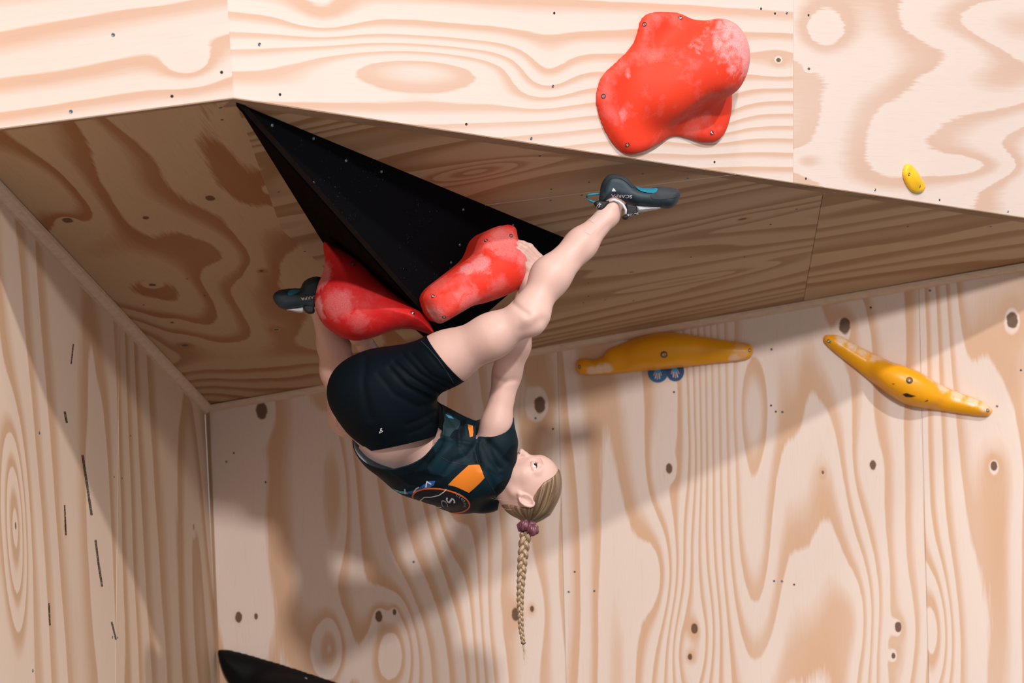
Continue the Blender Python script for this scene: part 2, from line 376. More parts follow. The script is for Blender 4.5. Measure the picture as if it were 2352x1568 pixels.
# ------------------------------------------------------------------ signed distance modelling
class Field:
    """grid of a signed distance; axis-aligned in world space."""
    def __init__(s, lo, hi, h):
        s.lo = np.array(lo, float); s.h = h
        s.n = np.ceil((np.array(hi)-s.lo)/h).astype(int)+1
        s.d = np.full(s.n, .5, np.float32)
    def box(s, lo, hi):
        a = np.clip(np.floor((lo-s.lo)/s.h).astype(int), 0, s.n); b = np.clip(np.ceil((hi-s.lo)/s.h).astype(int)+1, 0, s.n)
        if np.any(b <= a): return None
        ax = [(s.lo[i]+s.h*np.arange(a[i], b[i])).astype(np.float32) for i in range(3)]
        return (slice(a[0], b[0]), slice(a[1], b[1]), slice(a[2], b[2])), np.meshgrid(*ax, indexing='ij')
    def put(s, fn, lo, hi, k=.02, mode='add', pad=.05):
        q = s.box(np.array(lo)-pad-k, np.array(hi)+pad+k)
        if q is None: return
        sl, (X, Y, Z) = q
        e = fn(X, Y, Z); d = s.d[sl]
        if mode == 'sub': e = -e
        if k > 0:
            hh = np.maximum(k-np.abs(d-e), 0)/k; hh = hh*hh*k*.25
        else: hh = 0
        s.d[sl] = np.minimum(d, e)-hh if mode == 'add' else np.maximum(d, e)+hh
    def cap(s, a, b, ra, rb=None, k=.02, mode='add', flat=None):
        """capsule with changing radius; flat=(axis, factor) squashes the section."""
        rb = ra if rb is None else rb
        a = np.asarray(a, float); b = np.asarray(b, float); ab = b-a; L2 = max(ab @ ab, 1e-12)
        def fn(X, Y, Z):
            px, py, pz = X-a[0], Y-a[1], Z-a[2]
            t = np.clip((px*ab[0]+py*ab[1]+pz*ab[2])/L2, 0, 1)
            qx, qy, qz = px-t*ab[0], py-t*ab[1], pz-t*ab[2]
            d2 = qx*qx+qy*qy+qz*qz; r = ra+(rb-ra)*t
            if flat is not None:
                ax, f = flat; c = qx*ax[0]+qy*ax[1]+qz*ax[2]
                return np.sqrt(np.maximum(d2-c*c+(c/f)**2, 0))*min(1, f)**.5-r*min(1, f)**.5
            return np.sqrt(d2)-r
        R = max(ra, rb)*(max(1, flat[1]) if flat else 1)
        s.put(fn, np.minimum(a, b)-R, np.maximum(a, b)+R, k, mode)
    def ell(s, c, axes, rad, k=.02, mode='add'):
        c = np.asarray(c, float); M = np.array(axes)/np.array(rad)[:, None]; rm = min(rad)
        def fn(X, Y, Z):
            px, py, pz = X-c[0], Y-c[1], Z-c[2]; l = 0; g = 0
            for i in range(3):
                u = px*M[i, 0]+py*M[i, 1]+pz*M[i, 2]; l = l+u*u; g = g+(u/rad[i])**2
            l = np.sqrt(l); return l*(l-1)/np.maximum(np.sqrt(g), 1e-6)
        R = max(rad); s.put(fn, c-R, c+R, k, mode)
    def nets(s):
        d = s.d; n = d.shape; S = d < 0
        any_ = np.zeros((n[0]-1, n[1]-1, n[2]-1), np.uint8)
        for i in (0, 1):
            for j in (0, 1):
                for k in (0, 1): any_ += S[i:n[0]-1+i, j:n[1]-1+j, k:n[2]-1+k]
        act = (any_ > 0) & (any_ < 8); cells = np.argwhere(act)
        idx = np.full(act.shape, -1, np.int32); idx[act] = np.arange(len(cells))
        cor = np.array([(i, j, k) for i in (0, 1) for j in (0, 1) for k in (0, 1)])
        vals = np.stack([d[cells[:, 0]+c[0], cells[:, 1]+c[1], cells[:, 2]+c[2]] for c in cor], 1)
        P = np.zeros((len(cells), 3)); W = np.zeros(len(cells))
        for i in range(8):
            for j in range(i+1, 8):
                if np.abs(cor[i]-cor[j]).sum() != 1: continue
                a, b = vals[:, i], vals[:, j]; m = (a < 0) != (b < 0)
                t = np.where(m, a/np.where(m, a-b, 1), 0)
                P += np.where(m[:, None], cor[i]+(cor[j]-cor[i])*t[:, None], 0); W += m
        V = s.lo+s.h*(cells+P/W[:, None])
        Q = []
        for ax in range(3):
            o1, o2 = [(1, 2), (2, 0), (0, 1)][ax]
            sl0 = [slice(1, n[i]-1) for i in range(3)]; sl1 = list(sl0)
            sl0[ax] = slice(0, n[ax]-1); sl1[ax] = slice(1, n[ax])
            a, b = S[tuple(sl0)], S[tuple(sl1)]
            e = np.argwhere(a != b)
            if not len(e): continue
            ins = a[e[:, 0], e[:, 1], e[:, 2]]
            off = np.ones(3, int); off[ax] = 0; base = e+off
            def cell(d1, d2):
                q = base.copy(); q[:, o1] += d1; q[:, o2] += d2; return idx[q[:, 0], q[:, 1], q[:, 2]]
            f = np.stack([cell(-1, -1), cell(0, -1), cell(0, 0), cell(-1, 0)], 1)
            f[~ins] = f[~ins][:, ::-1]; Q.append(f)
        return V, np.concatenate(Q)
def np_mesh(name, V, Q):
    me = bpy.data.meshes.new(name)
    me.vertices.add(len(V)); me.vertices.foreach_set('co', np.asarray(V, np.float32).ravel())
    me.loops.add(Q.size); me.loops.foreach_set('vertex_index', Q.astype(np.int32).ravel())
    me.polygons.add(len(Q)); me.polygons.foreach_set('loop_start', np.arange(0, Q.size, Q.shape[1], dtype=np.int32))
    me.update(calc_edges=True); me.validate(); return me
def smooth_np(V, Q, it=2, lam=.5):
    e = np.concatenate([Q[:, [i, (i+1) % 4]] for i in range(4)])
    for _ in range(it):
        s = np.zeros_like(V); c = np.zeros(len(V))
        for k in range(3): s[:, k] = np.bincount(e[:, 0], V[e[:, 1], k], len(V))+np.bincount(e[:, 1], V[e[:, 0], k], len(V))
        c = np.bincount(e[:, 0], minlength=len(V))+np.bincount(e[:, 1], minlength=len(V))
        V = V+lam*(s/np.maximum(c, 1)[:, None]-V)
    return V
def normals_np(V, Q):
    n = np.cross(V[Q[:, 2]]-V[Q[:, 0]], V[Q[:, 3]]-V[Q[:, 1]]); N = np.zeros_like(V)
    for k in range(3):
        for c in range(4): N[:, k] += np.bincount(Q[:, c], n[:, k], len(V))
    return N/np.maximum(np.linalg.norm(N, axis=1), 1e-12)[:, None]
def segdist(P, a, b):
    a = np.array(a, float); b = np.array(b, float); ab = b-a
    t = np.clip(((P-a) @ ab)/(ab @ ab), 0, 1); return np.linalg.norm(P-a-t[:, None]*ab, axis=1)
def creases(V, Q, lines):
    """folds: lines = (picture points, width px, depth m); pushes the facing cloth or skin along its normal."""
    N = normals_np(V, Q); p = proj(V); face = np.einsum('ij,ij->i', N, V-CAM) < 0
    for pts, w, dep in lines:
        dd = np.min([segdist(p[:, :2], pts[i], pts[i+1]) for i in range(len(pts)-1)], axis=0)
        V = V+N*(dep*np.exp(-(dd/w)**2)*face)[:, None]
    return V
def px(r, d): return r*d/F

# decals: flat print, cut to shape and laid onto a surface
BV = {}
def bvh(o):
    if o.name not in BV:
        dg = bpy.context.evaluated_depsgraph_get()
        BV[o.name] = BVHTree.FromObject(o, dg)
    return BV[o.name]
def spl(P, n=4):
    """closed smooth outline through picture points."""
    P = np.array(P, float); out = []
    for i in range(len(P)):
        p0, p1, p2, p3 = P[i-1], P[i], P[(i+1) % len(P)], P[(i+2) % len(P)]
        for t in np.arange(n)/n: out.append(.5*((2*p1)+(-p0+p2)*t+(2*p0-5*p1+4*p2-p3)*t*t+(-p0+3*p1-3*p2+p3)*t**3))
    return out
def drape(name, polys, target, mat, parent, lift=.0008, step=6., **kw):
    """polys in picture pixels; each is filled, refined and laid on the target's surface along the sight line."""
    bm = bmesh.new()
    for poly in polys:
        vs = [bm.verts.new((p[0], p[1], 0)) for p in poly]
        bmesh.ops.triangle_fill(bm, use_beauty=True, edges=[bm.edges.new((vs[i], vs[(i+1) % len(vs)])) for i in range(len(vs))])
    for _ in range(5):
        es = [e for e in bm.edges if e.calc_length() > step]
        if not es: break
        bmesh.ops.subdivide_edges(bm, edges=es, cuts=1, use_grid_fill=False)
        bmesh.ops.triangulate(bm, faces=[f for f in bm.faces if len(f.verts) > 3])
    return lay(name, bm, target, mat, parent, lift, **kw)
def lay(name, bm, target, mat, parent, lift=.0008, **kw):
    t = bvh(target); mw = target.matrix_world; inv = mw.inverted()
    dead = []
    for v in bm.verts:
        r = Vector(ray(v.co.x, v.co.y)); o = inv @ Vector(CAM); e = inv @ (Vector(CAM)+r)
        hit, nor, i, dist = t.ray_cast(o, (e-o).normalized())
        if hit is None: dead.append(v); continue
        if nor.dot(e-o) > 0: nor = -nor
        v.co = mw @ (hit+nor*lift)
    bmesh.ops.delete(bm, geom=dead, context='VERTS')
    bmesh.ops.recalc_face_normals(bm, faces=bm.faces)
    for f in bm.faces:
        if f.normal.dot(Vector(CAM)-f.calc_center_median()) < 0: f.normal_flip()
    me = bpy.data.meshes.new(name); bm.to_mesh(me); bm.free()
    return link(name, me, mat, parent, True, **kw)
def text_bm(txt, cx, cy, size, ang, squash=1., shear=0.):
    """lettering as a mesh in picture pixels, centred on (cx, cy), turned by ang degrees clockwise."""
    cu = bpy.data.curves.new('lettering', 'FONT'); cu.body = txt; cu.align_x = 'CENTER'; cu.align_y = 'CENTER'; cu.size = 1; cu.resolution_u = 2; cu.shear = shear
    cu.offset = .015
    o = bpy.data.objects.new('lettering', cu); col.objects.link(o)
    me = bpy.data.meshes.new_from_object(o.evaluated_get(bpy.context.evaluated_depsgraph_get()))
    bpy.data.objects.remove(o); bm = bmesh.new(); bm.from_mesh(me); bpy.data.meshes.remove(me)
    a = math.radians(ang); c, s_ = math.cos(a), math.sin(a)
    for v in bm.verts:
        x, y = v.co.x*size, -v.co.y*size*squash; v.co = (cx+c*x-s_*y, cy+s_*x+c*y, 0)
    bmesh.ops.triangulate(bm, faces=bm.faces)
    return bm
def ellipse(cx, cy, a, b, ang=0, n=28, t0=0, t1=360):
    r = math.radians(ang); out = []
    for k in range(n):
        t = math.radians(t0+(t1-t0)*k/(n if t1-t0 == 360 else n-1)); x, y = a*math.cos(t), b*math.sin(t)
        out.append((cx+x*math.cos(r)-y*math.sin(r), cy+x*math.sin(r)+y*math.cos(r)))
    return out
def ribbon(pts, w):
    """a stroke of width w along picture points, as quads."""
    out = []
    for i in range(len(pts)-1):
        a, b = np.array(pts[i], float), np.array(pts[i+1], float); t = (b-a)/np.linalg.norm(b-a); n = np.array([-t[1], t[0]])*w/2
        a = a-t*w*.15; b = b+t*w*.15
        out.append([a+n, b+n, b-n, a-n])
    return out

# ------------------------------------------------------------------ holds
def hold_mat(name, base, deep, chalk, spots=(), amount=.5, rough=.65):
    """textured resin with hand chalk rubbed on it; spots = (world point, radius, strength) where hands land."""
    s = NT(name); p = s.n('ShaderNodeTexCoord').outputs['Object']
    n1 = s.noise(p, 13, 5, .62); n2 = s.noise(p, 420, 2, .6); n3 = s.noise(p, 34, 4, .6, .6)
    f = s.math('MULTIPLY', s.ramp(n1, [(.50, (0, 0, 0)), (.66, (1, 1, 1))]), amount*.55)
    for (c, r, k) in spots:
        q = s.vm('SUBTRACT', p, tuple(c)); l = s.vm('LENGTH', q)
        e = s.ramp(s.math('ADD', s.math('DIVIDE', l, r), s.math('MULTIPLY', s.math('SUBTRACT', n3, .5), 1.5)), [(.55, (1, 1, 1)), (1.05, (0, 0, 0))])
        f = s.math('MAXIMUM', f, s.math('MULTIPLY', e, k))
    f = s.math('MULTIPLY', f, s.math('MULTIPLY_ADD', s.ramp(n2, [(.38, (.35,)*3), (.62, (1, 1, 1))]), .75, .25), clamp=True)
    b = s.mix(s.noise(p, 5, 2), (*base, 1), (*deep, 1))
    s.bump(n2, .35, .0008)
    return s.out(s.mix(f, b, (*chalk, 1)), rough, .3)
CHALK_R = (.80, .46, .47)
def hold(name, outline, pl, h, thick, edge_r, domes, mat, label, cat, lift=0., k=.03, smooth=2, group=None, subs=(), down=0., base=None):
    """Resin hold on the plane pl: outline in picture pixels, rounded slab plus domes (x, y, height, r1, r2, turn)."""
    n = pl[0]; pts = np.array([on(x, y, pl) for x, y in outline]); c = pts.mean(0)
    ex = unit(RT-n*(RT @ n)); ey = np.cross(n, ex)
    P2 = np.stack([(pts-c) @ ex, (pts-c) @ ey], 1)
    # closed spline through the outline
    N = len(P2); fine = []
    for i in range(N):
        p0, p1, p2, p3 = P2[i-1], P2[i], P2[(i+1) % N], P2[(i+2) % N]
        for t in (0, .25, .5, .75):
            fine.append(.5*((2*p1)+(-p0+p2)*t+(2*p0-5*p1+4*p2-p3)*t*t+(-p0+3*p1-3*p2+p3)*t**3))
    P2 = np.array(fine)
    pad = .03; top = thick+max([q[2] for q in domes]+[0])+pad
    f = Field((*(P2.min(0)-pad-.08), -.03-down), (*(P2.max(0)+pad+.08), top), h)
    X, Y = np.meshgrid(f.lo[0]+f.h*np.arange(f.n[0]), f.lo[1]+f.h*np.arange(f.n[1]), indexing='ij')
    Q = np.stack([X.ravel(), Y.ravel()], 1); dm = np.full(len(Q), 9.); ins = np.zeros(len(Q), bool)
    M = len(P2)
    for i in range(M):
        a, b = P2[i], P2[(i+1) % M]
        dm = np.minimum(dm, segdist(Q, a, b))
        cnd = (a[1] > Q[:, 1]) != (b[1] > Q[:, 1])
        with np.errstate(divide='ignore', invalid='ignore'):
            xx = (b[0]-a[0])*(Q[:, 1]-a[1])/(b[1]-a[1])+a[0]
        ins ^= cnd & (Q[:, 0] < xx)
    sd = np.where(ins, -dm, dm).reshape(X.shape)
    z = (f.lo[2]+f.h*np.arange(f.n[2]))[None, None, :]
    inside = np.clip(-sd/edge_r, 0, 1); prof = thick*np.sqrt(np.clip(1-(1-inside)**2, 0, 1))
    e = np.where(sd[..., None] > 0, np.sqrt(np.maximum(sd[..., None], 0)**2+np.maximum((np.abs(z) if not down else z)-.004, 0)**2)+.0005, (z-prof[..., None]-.004)*.8)
    f.d = e.astype(np.float32)
    for (x, y, hh, r1, r2, ang) in domes:
        p = on(x, y, pl)-c; ce = np.array([p @ ex, p @ ey, hh-min(r1, r2)*.9 if hh > min(r1, r2) else hh*.0])
        rz = hh-ce[2]; a = math.radians(-ang)
        f.ell(ce, [(math.cos(a), math.sin(a), 0), (-math.sin(a), math.cos(a), 0), (0, 0, 1)], (r1, r2, rz), k)
    for (xa, ya, za, xb, yb, zb, r, kk) in subs:
        pa, pb = on(xa, ya, pl)-c, on(xb, yb, pl)-c
        f.cap((pa @ ex, pa @ ey, za), (pb @ ex, pb @ ey, zb), r, r, kk, 'sub')
    zz = np.broadcast_to(z, f.d.shape)
    if down:                                     # side walls run back to the face it is bolted to
        ww = np.where(zz < 0, np.maximum(f.d, sd[..., None]-.12*zz), f.d)
        bn, bd = base
        gap = (c @ bn-bd)+X[..., None]*(ex @ bn)+Y[..., None]*(ey @ bn)+zz*(n @ bn)
        f.d = np.maximum(ww, .001-gap).astype(np.float32)
    else: f.d = np.maximum(f.d, (.0008-zz).astype(np.float32))
    V, Qd = f.nets(); V = smooth_np(V, Qd, smooth)
    W = c+V[:, :1]*ex+V[:, 1:2]*ey+(V[:, 2:]+lift)*n
    o = link(name, np_mesh(name, W, Qd), mat, None, True, label=label, category=cat)
    if group: o['group'] = group
    return o
bolt_steel = plain('bolt_steel', (.38, .42, .47), .3, .6, Metallic=.9)
socket_dark = plain('socket_dark', (.012, .012, .012), .7)
def bolts(o, pts, r=.006, n=None):
    for (x, y) in pts:
        t = bvh(o); rr = Vector(ray(x, y)).normalized(); hit, nor, i, d = t.ray_cast(Vector(CAM), rr)
        if hit is None: continue
        if nor.dot(rr) > 0: nor = -nor
        me = disc_mesh('bolt', r, r*.25, 14, -.3)
        me.materials.append(bolt_steel); me.materials.append(socket_dark); me.polygons[-1].material_index = 1
        b = link('bolt', me, (), o, False); b.matrix_world = frame(hit-nor*r*.05, nor)
        rim = []; fs = []; S = 16
        for a in np.linspace(0, 2*math.pi, S, endpoint=False):
            for q, zz in ((1.45, 0), (1.25, .06), (1.05, -.02)): rim.append((r*q*math.cos(a), r*q*math.sin(a), r*zz))
        for i in range(S):
            j = (i+1) % S
            fs += [[3*i, 3*j, 3*j+1, 3*i+1], [3*i+1, 3*j+1, 3*j+2, 3*i+2]]
        w = link('bolt_recess', mesh('bolt_recess', rim, fs), socket_dark, o, True); w.matrix_world = frame(hit+nor*.0003, nor)

# big red hold up on the bright front wall
m = hold_mat('red_resin_upper', (.78, .048, .014), (.70, .032, .011), CHALK_R,
             [(on(1610, 110, FR)+nfr*.12, .10, .75), (on(1650, 170, FR)+nfr*.11, .06, .7), (on(1550, 120, FR)+nfr*.09, .035, .6), (on(1425, 165, FR)+nfr*.02, .018, .5), (on(1410, 265, FR)+nfr*.02, .022, .45)], .35)
o = hold('climbing_hold', [(1470, 45), (1490, 30), (1530, 26), (1558, 32), (1585, 50), (1630, 60), (1662, 100), (1672, 150), (1673, 210), (1672, 255), (1660, 300), (1640, 325), (1612, 328), (1575, 318), (1540, 315), (1505, 333), (1470, 350), (1437, 354), (1410, 335), (1385, 295), (1370, 250), (1368, 215), (1380, 175), (1410, 145), (1445, 110), (1460, 80)],
         FR, .004, .026, .03, [(1592, 142, .165, .092, .112, 22), (1520, 195, .10, .095, .07, -42)], m,
         'large red climbing hold with chalked dome on the bright upper wall', 'climbing hold', k=.075, subs=[(1548, 335, .075, 1585, 275, .13, .045, .06)])
bolts(o, [(1480, 56), (1563, 41), (1386, 221), (1441, 333), (1635, 305)], .0042)

# ---- black volume: a faceted box hanging under the overhang
volm = NT('black_grip_paint')
_p = volm.n('ShaderNodeTexCoord').outputs['Object']
_n = volm.noise(_p, 160, 3, .7); _m = volm.noise(_p, 4, 3)
_c = volm.mix(volm.math('MULTIPLY', volm.ramp(_n, [(.66, (0, 0, 0)), (.74, (1, 1, 1))]), volm.ramp(_m, [(.45, (0, 0, 0)), (.7, (.7, .7, .7))])), (.005, .005, .0065, 1), (.22, .25, .3, 1))
volm.bump(_n, .3, .001)
volm = volm.out(_c, .85, .0)
A2 = on(541, 234, RL); Vv = on(765, 595, RL); P1 = on(1010, 805, RL); R1 = on(1312, 552, RR); Qv = at(1035, 790, 5.35)
dark_side = NT('black_raw_side')
_p = dark_side.n('ShaderNodeTexCoord').outputs['Object']
dark_side = dark_side.out(dark_side.mix(dark_side.noise(dark_side.vm('MULTIPLY', _p, (60, 8, 60)), 1, 3), (.006, .0045, .004, 1), (.017, .011, .009, 1)), .9, .0)
vol = empty('climbing_volume', (A2+R1+P1)/3, label='long black wedge-shaped volume under the overhang carrying two red holds', category='volume')
MF = plane(A2, Qv, R1); LF1 = plane(A2, Vv, Qv); LF2 = plane(Vv, P1, Qv)
def face_board(name, pts, pl, mat):
    n = pl[0]; return slab(name, pts, n, .012, mat, vol)
face_board('main_face', [A2, Qv, R1], MF, volm)
face_board('side_face', [A2, Vv, Qv], LF1, dark_side)
face_board('side_face', [Vv, P1, Qv], LF2, dark_side)
EF = plane(P1, R1, Qv); EF = (EF[0] if EF[0] @ (Qv-A2) > 0 else -EF[0], 0)
face_board('end_face', [P1, Qv, R1], EF, volm)
for (x, y) in [(625, 288), (720, 318), (795, 369), (876, 394), (720, 420), (1064, 481), (1178, 517), (1056, 562), (1036, 603), (951, 360)]:
    oo = bpy.data.objects.new('screw', SCREW); col.objects.link(oo); oo.parent = vol; oo.matrix_parent_inverse = vol.matrix_world.inverted()
    oo.matrix_world = frame(on(x, y, MF)+MF[0]*.0003, MF[0])

# red hold on the volume's broad face
H2 = plane(at(985, 690, 5.14), at(1190, 560, 5.25), at(1190, 660, 5.25))
m2 = hold_mat('red_resin_sausage', (.82, .042, .016), (.74, .026, .012), CHALK_R,
              [(on(1085, 608, H2)+H2[0]*.05, .035, .6), (on(1060, 620, H2)+H2[0]*.04, .03, .6), (on(1140, 560, H2)+H2[0]*.05, .06, .38), (on(995, 725, H2)+H2[0]*.02, .04, .7), (on(1050, 690, H2)+H2[0]*.05, .05, .35), (on(1185, 600, H2)+H2[0]*.05, .05, .4), (on(1120, 650, H2)+H2[0]*.06, .03, .25)], .35)
o2 = hold('climbing_hold', [(1098, 550), (1117, 531), (1140, 521), (1165, 517), (1179, 522), (1184, 545), (1186, 562), (1193, 585), (1199, 615), (1199, 640), (1188, 662), (1160, 678), (1120, 693), (1080, 703), (1045, 722), (1018, 739), (1003, 741), (988, 722), (975, 700), (970, 682), (985, 660), (1020, 634), (1060, 605), (1085, 583)],
          H2, .004, .055, .055, [(1145, 615, .075, .07, .045, -30), (1050, 672, .065, .09, .035, -32)], m2,
          'long red chalky hold the climber grips on the black volume', 'climbing hold', k=.04, down=.42, base=MF, subs=[(1120, 535, .085, 1172, 530, .085, .045, .03)])
bolts(o2, [(1116, 552), (1174, 541), (995, 680), (1020, 728)], .0036)
# red hold wrapping the volume's side edge: sits in a steep plane along the ridge
H3 = plane(at(745, 575, 5.20), at(985, 760, 5.22), at(800, 770, 5.19))
m3 = hold_mat('red_resin_side', (.62, .012, .012), (.50, .008, .010), CHALK_R,
              [(at(742, 640, 5.17), .05, .55), (at(735, 705, 5.15), .035, .7), (at(775, 700, 5.10), .05, .28), (at(830, 750, 5.10), .05, .2), (at(748, 610, 5.2), .03, .5)], .15)
out3 = [(743, 556), (768, 567), (798, 582), (828, 604), (860, 636), (898, 670), (938, 698), (965, 716), (983, 738), (997, 769), (972, 762), (945, 755), (915, 756), (885, 765), (850, 777), (820, 781), (790, 776), (760, 758), (740, 738), (728, 712), (724, 690), (730, 655), (742, 625), (746, 595)]
o3 = hold('climbing_hold', out3, H3, .003, .075, .085, [(790, 705, .085, .06, .05, 40)], m3,
          'flared red hold on the side edge of the black volume, heel hooked', 'climbing hold', k=.05)
# back half of that hold, closing it against the volume
bmh = bmesh.new(); bmh.from_mesh(o3.data)
n3 = Vector(H3[0]); c3 = Vector(on(830, 690, H3))
geo = bmesh.ops.duplicate(bmh, geom=bmh.faces[:])['geom']
for v in [g for g in geo if isinstance(g, bmesh.types.BMVert)]:
    dd = (v.co-c3).dot(n3); v.co = v.co-n3*(dd*1.9)
bmesh.ops.reverse_faces(bmh, faces=[g for g in geo if isinstance(g, bmesh.types.BMFace)])
bmh.to_mesh(o3.data); bmh.free(); o3.data.polygons.foreach_set('use_smooth', [True]*len(o3.data.polygons))
bolts(o3, [(810, 606), (948, 718)], .0045)

# ---- yellow holds on the back wall and the small one up front
def yel(name, spots): return hold_mat(name, (.93, .42, .010), (.87, .36, .008), (.90, .74, .62), spots, .0, .3)
my1 = yel('yellow_resin_left', [(on(x_, y_, BW)+nb*.035, .024, .9) for x_, y_ in ((1362, 852), (1380, 849), (1395, 846), (1688, 824))]+[(on(1700, 808, BW)+nb*.03, .035, .35)])
oy = hold('climbing_hold', [(1323, 835), (1330, 825), (1345, 822), (1362, 826), (1385, 818), (1395, 803), (1430, 788), (1460, 776), (1500, 765), (1540, 763), (1600, 770), (1660, 780), (1715, 788), (1728, 795), (1730, 808), (1722, 822), (1700, 829), (1640, 835), (1580, 842), (1500, 850), (1420, 858), (1370, 862), (1335, 860), (1324, 850)],
          BW, .005, .04, .045, [(1520, 806, .085, .10, .045, -3)], my1, 'yellow hold with a notched left end just below the overhang', 'climbing hold', k=.05)
bolts(oy, [(1525, 814)], .008); bolts(oy, [(1331, 842), (1722, 804)], .0045)
my2 = yel('yellow_resin_right', [(on(x_, y_, BW)+nb*.035, .030, k_) for x_, y_, k_ in ((1935, 778, .95), (1958, 789, .95), (1985, 803, .9), (2015, 818, .7), (2050, 836, .5), (2130, 868, .6), (2165, 886, .85), (2200, 902, .9), (2235, 918, .9), (2262, 930, .8))])
oy2 = hold('climbing_hold', [(1890, 783), (1893, 772), (1903, 768), (1930, 771), (1970, 793), (2010, 813), (2060, 838), (2110, 855), (2150, 878), (2200, 900), (2250, 918), (2272, 932), (2279, 942), (2274, 953), (2258, 957), (2200, 950), (2150, 942), (2100, 934), (2065, 922), (2030, 898), (1990, 868), (1950, 836), (1912, 806)],
           BW, .005, .04, .05, [(2080, 880, .095, .11, .05, 27)], my2, 'yellow banana-shaped hold slanting across the right back wall', 'climbing hold', k=.05)
bolts(oy2, [(2089, 873)], .008); bolts(oy2, [(1904, 783), (2269, 942)], .0045)
blk = plain('black_scuff', (.03, .018, .01), .9)
for sc_ in ([[(2073, 905), (2082, 902), (2092, 906), (2104, 909), (2092, 912), (2080, 911)], [(2122, 922), (2132, 917), (2131, 921)], [(2048, 880), (2056, 881), (2052, 883)]]): drape('rubber_scuff', [sc_], oy2, blk, oy2, .0006)
my3 = hold_mat('yellow_resin_small', (.88, .52, .02), (.84, .45, .015), (.9, .75, .4), [], .1, .3)
oy3 = hold('climbing_hold', [(2073, 390), (2077, 379), (2085, 376), (2095, 384), (2110, 405), (2119, 421), (2120, 432), (2113, 441), (2100, 443), (2088, 436), (2077, 418), (2072, 402)],
           FR, .0015, .012, .016, [(2094, 410, .022, .022, .012, 55)], my3, 'small yellow foothold near the right end of the bright upper wall', 'climbing hold', k=.015)
bolts(oy3, [(2088, 400), (2113, 429)], .003)
# black hold rising into the bottom of the frame, bolted to the back wall
mk = plain('black_resin', (.004, .004, .005), .6, .15)
ok = hold('climbing_hold', [(502, 1497), (506, 1490), (520, 1490), (560, 1499), (640, 1522), (720, 1548), (800, 1575), (880, 1610), (930, 1650), (900, 1690), (800, 1710), (690, 1700), (620, 1670), (570, 1630), (535, 1580), (513, 1540)],
          BW, .006, .06, .08, [(700, 1620, .16, .17, .09, 25)], mk, 'black hold with a pointed left tip at the bottom of the back wall', 'climbing hold', k=.06)
bolts(ok, [(703, 1557)], .005)

for h_ in (o, o2, o3): h_['group'] = 'red climbing holds'
for h_ in (oy, oy2, oy3): h_['group'] = 'yellow climbing holds'
# ---- blue start sticker: two touching discs with a hand on each
st_blue = plain('sticker_blue', (.012, .10, .24), .45); st_navy = plain('sticker_navy', (.012, .06, .19), .45)
hand_cy = plain('sticker_cyan', (.02, .33, .62), .45); hand_pk = plain('sticker_pink', (.72, .27, .27), .45); hand_lt = plain('sticker_pale', (.50, .66, .74), .45)
stk = empty('hand_sticker', on(1530, 860, BW), label='blue double-disc sticker with two hands below the left yellow hold', category='sticker')
def bwflat(name, polys, mat, h):
    vs, fs = [], []
    for p in polys:
        b0 = len(vs); vs += [on(x, y, BW)+nb*h for x, y in p]; vs += [on(x, y, BW)+nb*(h-.0006) for x, y in p]; N = len(p)
        fs.append(list(range(b0, b0+N))); fs += [[b0+i, b0+(i+1) % N, b0+N+(i+1) % N, b0+N+i] for i in range(N)]
    me = mesh(name, vs, fs); bm = bmesh.new(); bm.from_mesh(me); bmesh.ops.recalc_face_normals(bm, faces=bm.faces); bm.to_mesh(me); bm.free()
    return link(name, me, mat, stk)
bwflat('disc', [ellipse(1511, 856, 23, 22.5, n=32)], st_blue, .0012)
bwflat('disc', [ellipse(1551, 853, 20.5, 22.5, n=32)], st_navy, .0018)
for cx, cy, a0 in ((1511, 853, 4), (1550, 850, -8)):
    bwflat('palm', [ellipse(cx, cy-1, 7, 6, n=14)], hand_cy, .0024)
    fing = []
    for k, (dx, L) in enumerate(((-8, 8), (-4, 12), (0, 14), (4, 12.5), (8, 8))):
        a = math.radians(a0+dx*-2.2); x0, y0 = cx+dx*.8, cy+4+(-3 if abs(dx) == 8 else 0)
        x1, y1 = x0+math.sin(a)*-L*-1*-1, y0+math.cos(a)*L
        fing.append(ribbon([(x0, y0), (x1, y1)], 2.4)[0])
    bwflat('pale_finger', [fing[1], fing[3]], hand_lt, .0024)
    bwflat('pink_finger', [fing[0], fing[2], fing[4]], hand_pk, .0024)

# ---- black rubber streaks and white chalk smears on the left wall
streak = NT('rubber_streak')
_p = streak.n('ShaderNodeTexCoord').outputs['Object']
_a = streak.ramp(streak.noise(_p, 260, 3, .7), [(.36, (0, 0, 0)), (.52, (1, 1, 1))])
streak.setin(streak.b.inputs['Alpha'], streak.math('MULTIPLY', _a, .8)); streak = streak.out((.025, .022, .02), .9, .1)
def wallmark(name, lines, w, mat):
    vs, fs = [], []
    for ln in lines:
        for p in ribbon(ln, w):
            b0 = len(vs); vs += [on(x, y, LW)+nl*.0008 for x, y in p]; fs.append([b0, b0+1, b0+2, b0+3])
    me = mesh(name, vs, fs); link(name, me, mat, wall_left)
wallmark('rubber_streak', [[(189, 1045), (196, 1090), (205, 1150), (210, 1182)]], 5.5, streak)
wallmark('rubber_streak', [[(219, 1240), (226, 1295), (234, 1346)]], 5, streak)
wallmark('rubber_streak', [[(148, 945), (153, 970)]], 5, streak)
wallmark('rubber_streak', [[(148, 1160), (151, 1228)]], 3.5, streak)
wallmark('rubber_streak', [[(112, 1385), (114, 1435)]], 4, streak)
wallmark('rubber_streak', [[(256, 1428), (266, 1468)]], 4, streak)
wallmark('rubber_streak', [[(168, 790), (163, 835)]], 3.5, streak)

